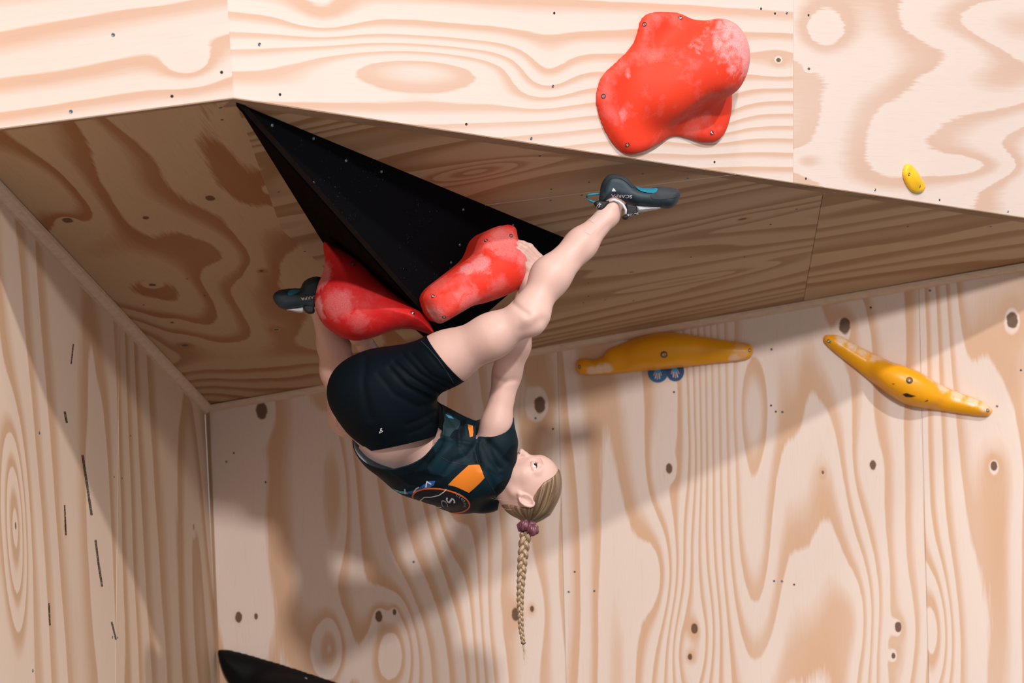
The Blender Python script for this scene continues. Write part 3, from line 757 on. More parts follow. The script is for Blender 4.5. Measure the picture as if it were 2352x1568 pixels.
# ------------------------------------------------------------------ the climber
climber = empty('person', at(870, 920, 5.12), label='upside-down climber in dark shorts and dark shirt with orange patches, long blond braid', category='person')
def skin_mat(name='skin'):
    s = NT(name); p = s.n('ShaderNodeTexCoord').outputs['Object']
    n = s.noise(p, 9, 3); n2 = s.noise(p, 70, 3, .6)
    c = s.mix(n, (.60, .375, .315, 1), (.67, .465, .405, 1))
    c = s.mix(s.math('MULTIPLY', n2, .25), c, (.60, .33, .27, 1))
    s.bump(s.noise(p, 600, 2), .08, .0004)
    s.b.inputs['Subsurface Weight'].default_value = .18; s.b.inputs['Subsurface Radius'].default_value = (.02, .008, .005); s.b.inputs['Subsurface Scale'].default_value = .4
    return s.out(c, .48, .35)
skin = skin_mat()

def J(x, y, d): return at(x, y, d)
# (x, y, depth, radius px) pairs, blend
BODY = [
 # pelvis, back, chest
 ((838, 902, 5.15, 74), (858, 926, 5.15, 73), .05), ((895, 893, 5.13, 76), (900, 930, 5.14, 74), .05),
 ((882, 958, 5.17, 73), (898, 986, 5.185, 69), .06), ((898, 986, 5.185, 69), (985, 1052, 5.30, 60), .06),
 ((1010, 1058, 5.24, 64), (1075, 1078, 5.25, 60), .06), ((1010, 1062, 5.38, 62), (1060, 1090, 5.45, 58), .06),
 ((1075, 1078, 5.25, 55), (1118, 1072, 5.22, 46), .05), ((1060, 1090, 5.45, 52), (1100, 1102, 5.50, 46), .05),
 ((1095, 1095, 5.36, 48), (1140, 1114, 5.335, 34), .05), ((1140, 1114, 5.335, 33), (1190, 1132, 5.29, 30), .03),
 # near (left) leg
 ((890, 890, 5.12, 78), (1025, 823, 5.04, 57), .06), ((1025, 823, 5.04, 57), (1130, 771, 4.99, 48), .04),
 ((1130, 771, 4.99, 48), (1208, 728, 4.97, 38), .03), ((1208, 728, 4.97, 36), (1222, 708, 4.98, 36), .03),
 ((1222, 708, 4.98, 34), (1264, 635, 5.01, 42), .03), ((1264, 635, 5.01, 42), (1335, 560, 5.06, 33), .03),
 ((1335, 560, 5.06, 33), (1398, 494, 5.12, 23.5), .03), ((1398, 494, 5.12, 23.5), (1409, 466, 5.135, 24), .02),
 ((1407, 474, 5.107, 10), (1409, 472, 5.107, 10), .015), ((1226, 742, 4.96, 22), (1236, 728, 4.965, 20), .03),
 ((1412, 455, 5.145, 18), (1520, 452, 5.14, 12), .02),
 # far (right) leg
 ((835, 920, 5.17, 72), (808, 950, 5.40, 51), .05), ((808, 950, 5.40, 51), (800, 938, 5.55, 42), .03),
 ((800, 938, 5.55, 40), (778, 850, 5.45, 39), .03), ((778, 850, 5.45, 39), (766, 790, 5.40, 34), .03), ((766, 790, 5.40, 34), (735, 705, 5.30, 23), .03),
 ((735, 700, 5.30, 23), (725, 672, 5.30, 23), .02), ((725, 680, 5.30, 22), (650, 686, 5.30, 15), .02),
 # near (left) arm
 ((1116, 1070, 5.235, 38), (1140, 975, 5.22, 32), .04), ((1140, 975, 5.22, 31), (1165, 856, 5.23, 29), .03),
 ((1165, 856, 5.23, 29), (1180, 792, 5.23, 35), .03), ((1180, 792, 5.23, 35), (1206, 690, 5.235, 22), .03), ((1206, 690, 5.235, 21), (1214, 650, 5.24, 18), .02),
 # far (right) arm
 ((1100, 1102, 5.5, 42), (965, 935, 5.62, 30), .04), ((965, 935, 5.62, 29), (870, 830, 5.44, 24), .03), ((870, 830, 5.44, 23), (838, 790, 5.38, 20), .02),
]
def limb(f, segs):
    for (a, b, k) in segs: f.cap(J(*a[:3]), J(*b[:3]), px(a[3], a[2]), px(b[3], b[2]), k)
pts = np.array([J(*q[:3]) for s_ in BODY for q in s_[:2]])
fb = Field(pts.min(0)-.12, pts.max(0)+.12, .0042)
limb(fb, BODY)
parts = [fb.nets()]
parts[0] = (smooth_np(*parts[0], 2), parts[0][1])
parts[0] = (creases(parts[0][0], parts[0][1], [([(1172, 690), (1190, 706), (1212, 722)], 7, -.0035), ([(1200, 760), (1225, 752), (1245, 735)], 12, -.003), ([(1205, 735), (1230, 725)], 9, .002),
        ([(1330, 600), (1372, 540), (1392, 520)], 12, -.002), ([(1372, 530), (1402, 500)], 6, .0015), ([(1138, 870), (1160, 878), (1180, 874)], 6, -.002)]), parts[0][1])

# keep the skin a little clear of the cloth that covers it
def tuck(V, Q):
    N = normals_np(V, Q); p = proj(V); hem = at(1024, 823, 5.04); hn_ = unit(np.cross(at(1063, 870, 5.0)-at(985, 775, 5.0), FW+RT*.12)); hn_ = hn_ if hn_ @ RT > 0 else -hn_
    a = ((V-hem) @ hn_ < -.004) & (p[:, 0] > 772) & (p[:, 1] > 770) & (p[:, 1] < 1022-(p[:, 0]-853)*.22) & (p[:, 0] < 1070) & (p[:, 2] < 5.33)
    b = (p[:, 0] > 1000) & (p[:, 1] > 1015) & (p[:, 0] < 1110)
    return V-N*(np.where(a | b, .005, 0))[:, None]
parts[0] = (tuck(*parts[0]), parts[0][1])

# hands at a finer grid: (palm, fingers, thumb)
def hand(segs, h=.0016):
    P = np.array([J(*q[:3]) for s_ in segs for q in s_[:2]]); f = Field(P.min(0)-.03, P.max(0)+.03, h)
    for (a, b, k) in segs: f.cap(J(*a[:3]), J(*b[:3]), px(a[3], a[2]), px(b[3], b[2]), k)
    V, Q = f.nets(); return smooth_np(V, Q, 1), Q
LH = [((1206, 690, 5.235, 21), (1214, 650, 5.215, 18), .01), ((1214, 650, 5.215, 18), (1220, 624, 5.216, 15), .012),
      ((1222, 632, 5.225, 13), (1238, 592, 5.235, 9.5), .010), ((1219, 632, 5.217, 13), (1231, 598, 5.222, 9.5), .010), ((1215, 634, 5.209, 12), (1223, 606, 5.210, 9.5), .010), ((1211, 640, 5.205, 12), (1215, 618, 5.200, 9), .010)]
for (kx, ky, kd), (mx, my, md), (tx, ty, td) in [((1238, 592, 5.235), (1217, 567, 5.223), (1186, 555, 5.220)), ((1231, 598, 5.222), (1207, 571, 5.208), (1183, 559, 5.210)),
                                                   ((1223, 606, 5.210), (1199, 582, 5.195), (1179, 567, 5.201)), ((1215, 618, 5.200), (1195, 597, 5.186), (1179, 576, 5.196))]:
    LH += [((kx, ky, kd, 9.3), (mx, my, md, 8.2), .005), ((mx, my, md, 8.2), ((mx+tx)/2-1, (my+ty)/2-1, (md+td)/2-.004, 7.6), .003), (((mx+tx)/2-1, (my+ty)/2-1, (md+td)/2-.004, 7.6), (tx, ty, td, 6.4), .003)]
LH += [((1212, 648, 5.235, 12), (1205, 625, 5.265, 9), .01), ((1205, 625, 5.265, 9), (1202, 602, 5.285, 7.5), .004)]
RH = [((870, 830, 5.44, 23), (838, 790, 5.38, 20), .01), ((838, 790, 5.38, 20), (832, 765, 5.36, 17), .012), ((824, 775, 5.35, 14), (822, 752, 5.34, 12), .012), ((840, 775, 5.36, 14), (842, 752, 5.36, 12), .012)]
for (x0, dd) in ((818, 0), (827, .004), (836, .008), (845, .012)):
    RH += [((x0, 750, 5.345+dd, 9), (x0+3, 722, 5.31+dd, 8), .005), ((x0+3, 722, 5.31+dd, 8), (x0+5, 700, 5.285+dd, 7), .003), ((x0+5, 700, 5.285+dd, 7), (x0+6, 684, 5.275+dd, 6), .003)]
RH += [((815, 780, 5.35, 11), (802, 762, 5.32, 9), .01), ((802, 762, 5.32, 9), (798, 745, 5.29, 7.5), .004)]
parts += [hand(LH), hand(RH)]

# head: local frame c (crown), f (face), l (her left, towards the camera), pixel units at depth HD
HD = 5.20; UPX = HD/F
psi = math.radians(14)
cdir = unit(.955*RT-.297*UP); f0 = unit(.297*RT+.955*UP); l0 = unit(np.cross(cdir, f0))
fdir = math.cos(psi)*f0+math.sin(psi)*l0; ldir = math.cos(psi)*l0-math.sin(psi)*f0
HC = at(1208, 1143, HD) - l0*52*UPX          # midpoint between the ears
def H(c, f, l=0): return HC+(cdir*c+fdir*f+ldir*l)*UPX
hx = [cdir, fdir, ldir]
fh = Field(HC-.16, HC+.16, .0019)
def hc(a, b, ra, rb=None, k=.008, mode='add', flat=None): fh.cap(H(*a), H(*b), ra*UPX, (ra if rb is None else rb)*UPX, k, mode, flat)
def he(a, r, k=.01, mode='add'): fh.ell(H(*a), hx, np.array(r)*UPX, k, mode)
he((12, 26, 0), (60, 78, 56)); he((-12, 38, 0), (46, 52, 47), .02)
hc((-25, 45, 0), (-84, 66, 0), 38, 16, .02)
for s_ in (1, -1):
    hc((-30, 16, 40*s_), (-80, 58, 12*s_), 13, 13, .02); hc((-22, 60, 28*s_), (-34, 54, 26*s_), 21, 22, .02)
    hc((4, 91, 11*s_), (7, 78, 36*s_), 8.5, 8, .014); hc((-34, 78, 12*s_), (-60, 72, 12*s_), 9, 9, .012)
hc((-14, 89, 0), (-30, 96, 0), 5.2, 5.4, .010); hc((-30, 95, 0), (-41, 100, 0), 6.0, 6.8, .006)
for s_ in (1, -1):
    hc((-44, 88, 10*s_), (-43, 95, 7.5*s_), 5.8, 5.4, .004)
    fh.cap(H(-52, 95, 8*s_), H(-44, 96, 9*s_), 3.4*UPX, 2.6*UPX, .002, 'sub')
    fh.cap(H(-4, 99, 26*s_), H(-4, 93, 33*s_), 12*UPX, 11*UPX, .014, 'sub')
    he((-4, 66, 25*s_), (15, 15, 16), .006)
    # lids
    for (u0, u1, r_) in (((1, 90, 15), (4.4, 91.0, 26), 2.7), ((4.4, 91.0, 26), (2.6, 86, 36), 2.7), ((2.6, 86, 36), (-3.5, 80.5, 41), 2.6), ((-8, 89, 16), (-10.5, 90, 26), 2.4), ((-10.5, 90, 26), (-9, 85, 35), 2.4), ((-9, 85, 35), (-3.5, 80.5, 41), 2.4), ((10, 84, 18), (12, 81, 36), 6.0), ((-17, 82, 18), (-16, 78, 36), 5.5)):
        fh.cap(H(u0[0], u0[1], u0[2]*s_), H(u1[0], u1[1], u1[2]*s_), r_*UPX, r_*UPX, .0035)
hc((-60, 84, -10), (-60, 84, 10), 5.0, 5.0, .006); hc((-68, 82, -9), (-68, 82, 9), 5.2, 5.2, .006); hc((-64.2, 91, -12), (-64.2, 91, 12), 1.6, 1.6, .002, 'sub')
hc((-84, 70, -6), (-84, 70, 6), 12, 12, .012)
he((-18, -8, 0), (44, 38, 40), .02); hc((-20, 2, 0), (-75, 20, 0), 33, 35, .02)
# ears: rim, lobe, bowl
ea = unit(np.array([.95, -.30])); eb = np.array([.30, .95])*.62
for s_ in (1, -1):
    def E(a, b, l): return ((ea*a+eb*b)[0]+2, (ea*a+eb*b)[1]+10, l*s_)
    rim = []
    for t in np.linspace(-2.5, 2.75, 15):
        rr = 20 if math.cos(t) > 0 else 18
        rim.append(E(rr*math.cos(t), 17.5*math.sin(t), 55+4.0*(1-math.sin(t))*.8))
    for i in range(14): hc(rim[i], rim[i+1], 2.7, 2.7, .003)
    hc(E(-13, 0, 51), E(10, -2, 53), 10.5, 12, .004, 'add', (ldir, .35)); hc(E(-10, 3, 44), E(8, 4, 44), 13, 13, .004); hc(E(-14, -8, 53.5), E(9, -10, 55.5), 5.5, 5.5, .004)
    hc(E(-17, 2, 54), E(-21, 4, 54.5), 5.4, 5.0, .006)
    hc(E(-8, -10, 56), E(9, -7, 57.5), 2.1, 2.1, .003); hc(E(9, -7, 57), E(12, 4, 56), 1.9, 1.9, .003)
    hc(E(-7, 8.5, 55), E(-2, 9, 54), 3, 2.6, .003)
Vh, Qh = fh.nets(); parts.append((smooth_np(Vh, Qh, 1, .4), Qh))

VV, QQ, off = [], [], 0
for (V, Q) in parts: VV.append(V); QQ.append(Q+off); off += len(V)
body = link('body', np_mesh('body', np.concatenate(VV), np.concatenate(QQ)), skin, climber, True)

# eyes and brows
eye_white = plain('eye_white', (.72, .70, .70), .15, .6); iris = plain('iris_grey', (.015, .02, .024), .1, .7); lash = plain('lash_brown', (.035, .018, .012), .7); brow = plain('brow_blond', (.52, .335, .26), .8)
def ball(name, c, r, mat, parent, sx=1, dirv=None):
    bm = bmesh.new(); bmesh.ops.create_uvsphere(bm, u_segments=20, v_segments=12, radius=r)
    me = bpy.data.meshes.new(name); bm.to_mesh(me); bm.free(); o = link(name, me, mat, parent, True); o.matrix_world = Matrix.Translation(Vector(c)); return o
for s_ in (1, -1):
    c = H(-3.2, 79, 26.5*s_); e = ball('eye', c, 11.6*UPX, eye_white, climber)
    gz = unit(fdir*.93+cdir*.18+ldir*.26*s_)
    me = disc_mesh('iris', 4.9*UPX, .9*UPX, 18, 1.6); o_ = link('iris', me, iris, e, True); o_.matrix_world = frame(c+gz*10.7*UPX, gz)

def curve_mesh(name, pts, rad, mat, parent, seg=6, closed=False):
    """tube along world points with a radius per point."""
    pts = [np.asarray(p, float) for p in pts]; n = len(pts); vs, fs = [], []
    up = None
    for i, p in enumerate(pts):
        t = unit(pts[(i+1) % n if closed else min(i+1, n-1)]-pts[(i-1) % n if closed else max(i-1, 0)])
        if up is None: up = unit(np.cross(t, [.3, .5, .81]))
        up = unit(up-t*(up @ t)); b = np.cross(t, up); r = rad[i] if hasattr(rad, '__len__') else rad
        vs += [p+r*(math.cos(a)*up+math.sin(a)*b) for a in np.linspace(0, 2*math.pi, seg, endpoint=False)]
    for i in range(n if closed else n-1):
        j = (i+1) % n
        fs += [[i*seg+k, i*seg+(k+1) % seg, j*seg+(k+1) % seg, j*seg+k] for k in range(seg)]
    if not closed: fs += [list(range(seg))[::-1], list(range((n-1)*seg, n*seg))]
    return link(name, mesh(name, vs, fs), mat, parent, True)

# hair: swept back shell, tail direction towards the scrunchie
TB = at(1214, 1206, HD+.045)                        # where the tail is bound
hair = NT('hair_blond')
uvn = hair.n('ShaderNodeUVMap').outputs[0]
h1 = hair.noise(hair.vm('MULTIPLY', uvn, (46, 1.2, 0)), 1, 3, .6); h2 = hair.noise(hair.vm('MULTIPLY', uvn, (190, 2, 0)), 1, 2, .6)
hm = hair.math('ADD', hair.math('MULTIPLY', h1, .6), hair.math('MULTIPLY', h2, .4))
hcx = hair.ramp(hm, [(.32, (.055, .030, .018)), (.48, (.16, .095, .052)), (.64, (.40, .28, .165)), (.82, (.64, .49, .33))])
hair.bump(hm, .6, .0015); hair = hair.out(hcx, .36, .5)
fr = Field(HC-.14, HC+.14, .0022)
fr.ell(H(12, 25, 0), hx, np.array((64, 81, 59.5))*UPX, .01); fr.ell(H(-16, -8, 0), hx, np.array((44, 42, 43))*UPX, .02)
fr.cap(H(30, -20, 0), H(25, -50, 8), 34*UPX, 14*UPX, .02)
# hairline cut in (c, f): everything towards the face and neck is removed
HL = np.array([(60, 130), (55, 88), (46, 76), (27, 60), (20, 42), (16, 27), (11, -8), (-6, -13), (-24, -15), (-44, -22), (-70, -55), (10, -140), (140, -140), (140, 120)], float)
def poly_sd(Q, P):
    d = np.full(len(Q), 1e9); ins = np.zeros(len(Q), bool)
    for i in range(len(P)):
        a, b = P[i], P[(i+1) % len(P)]; d = np.minimum(d, segdist(Q, a, b))
        m_ = (a[1] > Q[:, 1]) != (b[1] > Q[:, 1])
        with np.errstate(divide='ignore', invalid='ignore'): ins ^= m_ & (Q[:, 0] < (b[0]-a[0])*(Q[:, 1]-a[1])/(b[1]-a[1])+a[0])
    return np.where(ins, -d, d)
ax = [fr.lo[i]+fr.h*np.arange(fr.n[i]) for i in range(3)]
X, Y, Z = np.meshgrid(*ax, indexing='ij'); PP = (np.stack([X, Y, Z], -1).reshape(-1, 3)-HC)/UPX
sdp = poly_sd(np.stack([PP @ cdir, PP @ fdir], 1), HL).reshape(X.shape)*UPX
kk = .006; hh_ = np.maximum(kk-np.abs(fr.d-sdp), 0)/kk
fr.d = (np.maximum(fr.d, sdp)+hh_*hh_*kk*.25).astype(np.float32)
Vr, Qr = fr.nets(); Vr = smooth_np(Vr, Qr, 2)
mr = np_mesh('hair', Vr, Qr)
# combed direction: angle around the axis from the tail through the head
axv = unit(H(14, 30, 0)-TB); e1 = unit(np.cross(axv, ldir)); e2 = np.cross(axv, e1)
w_ = Vr-TB; ang = np.arctan2(w_ @ e1, w_ @ e2)/(2*math.pi); ln = np.linalg.norm(w_, axis=1)/.2
lv = np.array([l.vertex_index for l in mr.loops]); u_ = mr.uv_layers.new(name='UVMap')
uvs = np.stack([ang[lv], ln[lv]], 1).reshape(-1, 4, 2)
jump = uvs[:, :, 0].max(1)-uvs[:, :, 0].min(1) > .5
uvs[jump, :, 0] = np.where(uvs[jump, :, 0] < 0, uvs[jump, :, 0]+1, uvs[jump, :, 0])
u_.data.foreach_set('uv', uvs.astype(np.float32).ravel())
link('hair', mr, hair, climber, True)
# stray baby hairs at the nape
braid_hair = NT('hair_braid')
uvn = braid_hair.n('ShaderNodeUVMap').outputs[0]
h2 = braid_hair.noise(braid_hair.vm('MULTIPLY', uvn, (26, 3, 0)), 1, 3, .6)
hcx = braid_hair.ramp(h2, [(.30, (.13, .078, .045)), (.5, (.34, .23, .14)), (.72, (.66, .50, .34))])
braid_hair.bump(h2, .5, .001); braid_hair = braid_hair.out(hcx, .38, .5)
strays = []
random.seed(4)
# braid: three plaited strands hanging straight down from the scrunchie
braid = empty('braid', at(1206, 1225, HD)); braid.parent = climber; braid.matrix_parent_inverse = climber.matrix_world.inverted()
path = [(1208, 1222), (1204, 1250), (1200, 1290), (1197, 1330), (1195, 1370), (1195, 1410), (1197, 1445), (1202, 1477)]
def pathp(t):
    ys = [p[1] for p in path]; y = ys[0]+(ys[-1]-ys[0])*t; return np.interp(y, ys, [p[0] for p in path]), y
for k in range(3):
    P_, R_ = [], []
    N_ = 200
    for i in range(N_):
        t = i/(N_-1); x, y = pathp(t); wdt = np.interp(t, [0, .12, .5, 1], [11, 10.5, 7.4, 4.0])
        ph = 2*math.pi*(3.9*t+1.9*t*t)+k*2*math.pi/3
        P_.append(at(x+wdt*.72*math.sin(ph), y, HD)-FW*(wdt*.50*math.sin(2*ph)*UPX)); R_.append(wdt*.60*UPX)
    o_ = curve_mesh('braid_strand', P_, R_, braid_hair, climber, 10)
    u_ = o_.data.uv_layers.new(name='UVMap')
    for lp in o_.data.loops: u_.data[lp.index].uv = ((lp.vertex_index % 10)/10, (lp.vertex_index//10)*.05)
    o_.parent = braid; o_.matrix_parent_inverse = braid.matrix_world.inverted()
tie = curve_mesh('hair_tie', [at(1202+4.5*math.cos(a), 1476+1.0*math.sin(a), HD)-FW*4.5*UPX*math.sin(a) for a in np.linspace(0, 2*math.pi, 16, endpoint=False)], .0016, plain('tie_maroon', (.10, .03, .04), .6), braid, 6, True)
wv, wf = [], []
for k in range(26):
    x1 = 1204+random.uniform(-3, 13); y1 = 1505+random.uniform(-8, 26); x0 = 1201+random.uniform(-2, 3)
    pts_ = [at(x0+(x1-x0)*t**1.4, 1477+(y1-1477)*t, HD)-FW*random.uniform(-.004, .004)*t for t in np.linspace(0, 1, 6)]
    b0 = len(wv); r0 = .0007
    for i, p in enumerate(pts_):
        r_ = r0*(1-.8*i/5); wv += [p+RT*r_, p-FW*r_-RT*r_*.5, p+FW*r_-RT*r_*.5]
    for i in range(5):
        for j in range(3): wf.append([b0+3*i+j, b0+3*i+(j+1) % 3, b0+3*i+3+(j+1) % 3, b0+3*i+3+j])
wisp_mat = plain('hair_tip', (.62, .50, .38), .5)
w_o = link('hair_tip', mesh('hair_tip', wv, wf), wisp_mat, braid, True); w_o['kind'] = 'stuff'
wv, wf = [], []
for k in range(7):
    x0, y0 = random.uniform(1150, 1185), random.uniform(1135, 1168); a = random.uniform(2.2, 3.6); L = random.uniform(12, 34); bend = random.uniform(-1, 1)
    b0 = len(wv)
    for i in range(6):
        t = i/5; p = at(x0+L*t*math.cos(a+bend*t), y0+L*t*math.sin(a+bend*t)*.6, HD)-ldir*0-FW*(.036-.02*t); r_ = .00016*(1-.5*t)
        wv += [p+UP*r_, p-FW*r_-UP*r_*.5, p+FW*r_-UP*r_*.5]
    for i in range(5):
        for j in range(3): wf.append([b0+3*i+j, b0+3*i+(j+1) % 3, b0+3*i+3+(j+1) % 3, b0+3*i+3+j])
w_o = link('nape_hair', mesh('nape_hair', wv, wf), wisp_mat, climber, True); w_o['kind'] = 'stuff'
# scrunchie: gathered satin ring
scr = NT('scrunchie_satin'); p_ = scr.n('ShaderNodeTexCoord').outputs['Object']
scr.bump(scr.noise(p_, 220, 2), .2, .001)
scr = scr.out(scr.mix(scr.noise(p_, 90, 3), (.085, .024, .038, 1), (.20, .062, .088, 1)), .32, .5)
sv, sf = [], []
ta = unit(at(1206, 1235, HD)-at(1216, 1196, HD)); s1 = unit(RT-ta*(RT @ ta)); s2 = np.cross(ta, s1); cs = at(1213, 1211, HD)
NA, NB = 96, 16
for i in range(NA):
    a = 2*math.pi*i/NA
    fold = .92+.18*math.sin(9*a+.6)+.13*math.sin(17*a+1.1)
    for j in range(NB):
        b = 2*math.pi*j/NB; rr = 11.0*fold*(1+.10*math.sin(5*b+7*a)); R0 = 13.5+1.5*math.sin(3*a)
        rad = R0+rr*.95*math.cos(b); hgt = rr*1.05*math.sin(b)+4*math.sin(2*a+.5)
        sv.append(cs+(s1*math.cos(a)+s2*math.sin(a))*rad*UPX+ta*hgt*UPX)
for i in range(NA):
    for j in range(NB): sf.append([i*NB+j, i*NB+(j+1) % NB, ((i+1) % NA)*NB+(j+1) % NB, ((i+1) % NA)*NB+j])
scrunchie = link('scrunchie', mesh('scrunchie', sv, sf), scr, climber, True)

# ---- shorts
cloth = NT('shorts_knit'); p_ = cloth.n('ShaderNodeTexCoord').outputs['Object']
cloth.bump(cloth.noise(p_, 700, 2), .12, .0006)
cloth = cloth.out(cloth.mix(cloth.noise(p_, 6, 2), (.002, .0045, .0075, 1), (.003, .0075, .0115, 1)), .6, .07)
SH = [((832, 897, 5.13, 79), (856, 925, 5.13, 78), .05), ((897, 893, 5.12, 80), (905, 930, 5.12, 80), .05), ((884, 955, 5.15, 80), (908, 985, 5.16, 78), .05), ((925, 935, 5.17, 76), (932, 965, 5.19, 72), .05),
      ((888, 888, 5.11, 83), (1025, 823, 5.04, 60.5), .05), ((1025, 823, 5.04, 60.5), (1060, 806, 5.02, 57), .03),
      ((845, 912, 5.16, 72), (818, 936, 5.34, 54), .05), ((818, 936, 5.34, 54), (808, 946, 5.42, 52), .03)]
ps = np.array([J(*q[:3]) for s_ in SH for q in s_[:2]])
fs_ = Field(ps.min(0)-.13, ps.max(0)+.13, .0036); limb(fs_, SH)
Vs, Qs = fs_.nets(); Vs = smooth_np(Vs, Qs, 3)
Vs = creases(Vs, Qs, [([(905, 830), (940, 862), (985, 890), (1010, 905)], 5, -.0035), ([(925, 815), (965, 858), (1010, 885), (1030, 893)], 4, -.003), ([(945, 812), (990, 862), (1040, 885)], 4, -.0025), ([(975, 800), (1010, 842), (1050, 872)], 4, -.002),
        ([(895, 845), (930, 885), (985, 915)], 6, -.0035), ([(870, 860), (905, 905), (960, 935), (1000, 925)], 7, -.0025), ([(935, 975), (970, 962), (1000, 945)], 5, -.0025), ([(940, 995), (970, 985), (990, 970)], 4, -.002),
        ([(838, 822), (836, 850), (833, 880), (840, 920), (850, 960)], 9, -.004), ([(915, 830), (955, 868), (1000, 895)], 3, .0012), ([(905, 845), (945, 885), (990, 905)], 3, .0015)])
def cut(V, Q, cuts):
    """trim cloth by planes; each cut = (point, normal to drop, centre, radius) acts only near its centre."""
    bm = bmesh.new(); bvs = [bm.verts.new(v) for v in V]
    for f in Q: bm.faces.new([bvs[i] for i in f])
    for (p, n, c, r) in cuts:
        if isinstance(c, tuple):                 # a limb: act within r of the line a-b
            a_, b_ = Vector(c[0]), Vector(c[1]); ab_ = b_-a_
            def far(q): return (q-a_-ab_*max(0, min(1, (q-a_).dot(ab_)/ab_.length_squared))).length
        else:
            c_ = Vector(c)
            def far(q): return (q-c_).length
        sel = [f for f in bm.faces if far(f.calc_center_median()) < r]
        g = set(sel)
        for f in sel: g.update(f.edges); g.update(f.verts)
        bmesh.ops.bisect_plane(bm, geom=list(g), plane_co=Vector(p), plane_no=Vector(n), clear_outer=True, dist=1e-5)
    bm.normal_update(); return bm
def cloth_obj(name, bm, mats, thick, parent, inner=0):
    me = bpy.data.meshes.new(name); bm.to_mesh(me); bm.free(); o = link(name, me, mats, parent, True)
    md = o.modifiers.new('thickness', 'SOLIDIFY'); md.thickness = thick; md.offset = -1; md.material_offset = inner; return o
hemc = J(1024, 823, 5.04); hn = unit(at(1130, 771, 4.99)-at(1000, 835, 5.05))
hn = unit(np.cross(at(1063, 870, 5.0)-at(985, 775, 5.0), FW+RT*.12)); hn = hn if hn @ RT > 0 else -hn
wa, wb_, wc = at(853, 1037, 5.08), at(962, 1013, 5.08), at(905, 1016, 5.30)
wn = plane(wa, wb_, wc)[0]; wn = wn if wn @ (-UP) > 0 else -wn
fh_p = J(820, 938, 5.275); fh_n = unit(J(800, 938, 5.5)-J(830, 925, 5.2))
bm = cut(Vs, Qs, [(hemc, hn, J(1060, 806, 5.02), .14), (wa, wn, J(905, 1040, 5.16), .17), (fh_p, fh_n, J(803, 948, 5.44), .19)])
shorts = cloth_obj('shorts', bm, [cloth], .0022, climber)
# stitched hem band
logo_w = plain('print_white', (.70, .72, .74), .6)
drape('logo', ribbon([(871, 994), (875, 986), (879, 990), (871, 994)], 1.5)+[[(873, 984), (877, 982), (878, 984), (874, 986)]], shorts, logo_w, shorts, .001, 4)
hem_line = plain('hem_stitch', (.016, .030, .042), .6)
drape('hem_stitch', [r_ for r_ in ribbon([(968, 783), (985, 800), (1006, 824), (1026, 852), (1042, 880)], 1.6)], shorts, hem_line, shorts, .0008, 8)

# ---- shirt
shirt_m = NT('shirt_jersey'); p_ = shirt_m.n('ShaderNodeTexCoord').outputs['Object']
shirt_m.bump(shirt_m.noise(p_, 800, 2), .1, .0005)
v_ = shirt_m.n('ShaderNodeTexVoronoi'); v_.inputs['Scale'].default_value = 17; shirt_m.setin(v_.inputs['Vector'], shirt_m.vm('MULTIPLY', p_, (1, .6, 1.2)))
cc = shirt_m.ramp(v_.outputs['Color'], [(0, (.003, .008, .012)), (.45, (.004, .013, .019)), (.7, (.005, .020, .029)), (.9, (.02, .042, .05)), (1, (.045, .07, .08))], 'CONSTANT')
shirt_m = shirt_m.out(cc, .55, .1)
lining = plain('shirt_lining', (.50, .58, .64), .7)
ST = [((880, 960, 5.10, 86), (912, 996, 5.15, 92), .05), ((930, 968, 5.16, 84), (925, 985, 5.17, 88), .05), ((912, 996, 5.15, 92), (968, 1040, 5.23, 94), .05), ((1000, 1010, 5.25, 72), (1055, 1030, 5.25, 72), .05), ((968, 1040, 5.25, 92), (1050, 1085, 5.33, 86), .06),
      ((1050, 1080, 5.24, 82), (1112, 1082, 5.24, 62), .05), ((1045, 1095, 5.43, 80), (1100, 1114, 5.46, 62), .05), ((1085, 1105, 5.32, 70), (1118, 1122, 5.33, 55), .05),
      ((1116, 1068, 5.22, 60), (1139, 985, 5.215, 39), .03), ((1139, 985, 5.215, 38.5), (1143, 962, 5.215, 37.5), .015), ((1140, 1060, 5.23, 44), (1156, 1020, 5.205, 33), .03), ((1075, 1022, 5.22, 44), (1106, 1026, 5.22, 34), .035)]
ps = np.array([J(*q[:3]) for s_ in ST for q in s_[:2]])
ft = Field(ps.min(0)-.13, ps.max(0)+.13, .0036); limb(ft, ST)
Vt, Qt = ft.nets(); Vt = smooth_np(Vt, Qt, 3)
Vt = creases(Vt, Qt, [([(1005, 950), (1030, 985), (1025, 1025), (990, 1070)], 8, -.006), ([(1020, 945), (1055, 985), (1055, 1020)], 6, -.005), ([(990, 985), (1010, 1010), (985, 1050), (960, 1080)], 6, -.004),
        ([(1098, 1000), (1090, 1030), (1098, 1060), (1105, 1075)], 6, -.007), ([(1100, 990), (1125, 1030), (1140, 1065), (1150, 1090)], 7, -.005), ([(1110, 1020), (1130, 1060), (1150, 1075)], 6, -.004), ([(1120, 1010), (1150, 1045), (1165, 1060)], 6, -.004),
        ([(1090, 1020), (1075, 1045), (1040, 1060), (1020, 1090)], 6, -.004), ([(1000, 1000), (1040, 1010), (1085, 1020)], 5, .003), ([(930, 1085), (970, 1095), (1010, 1100)], 9, -.003), ([(900, 1080), (940, 1110), (980, 1120)], 6, .0025), ([(1120, 1085), (1130, 1110), (1140, 1130)], 6, -.003), ([(1095, 1005), (1088, 1035)], 4, .003)])
ha, hb, hcn = at(822, 1003, 5.17), at(1000, 925, 5.19), at(900, 1068, 5.08)
hn2 = plane(ha, hb, hcn)[0]; hn2 = hn2 if hn2 @ (at(860, 900, 5.1)-ha) > 0 else -hn2
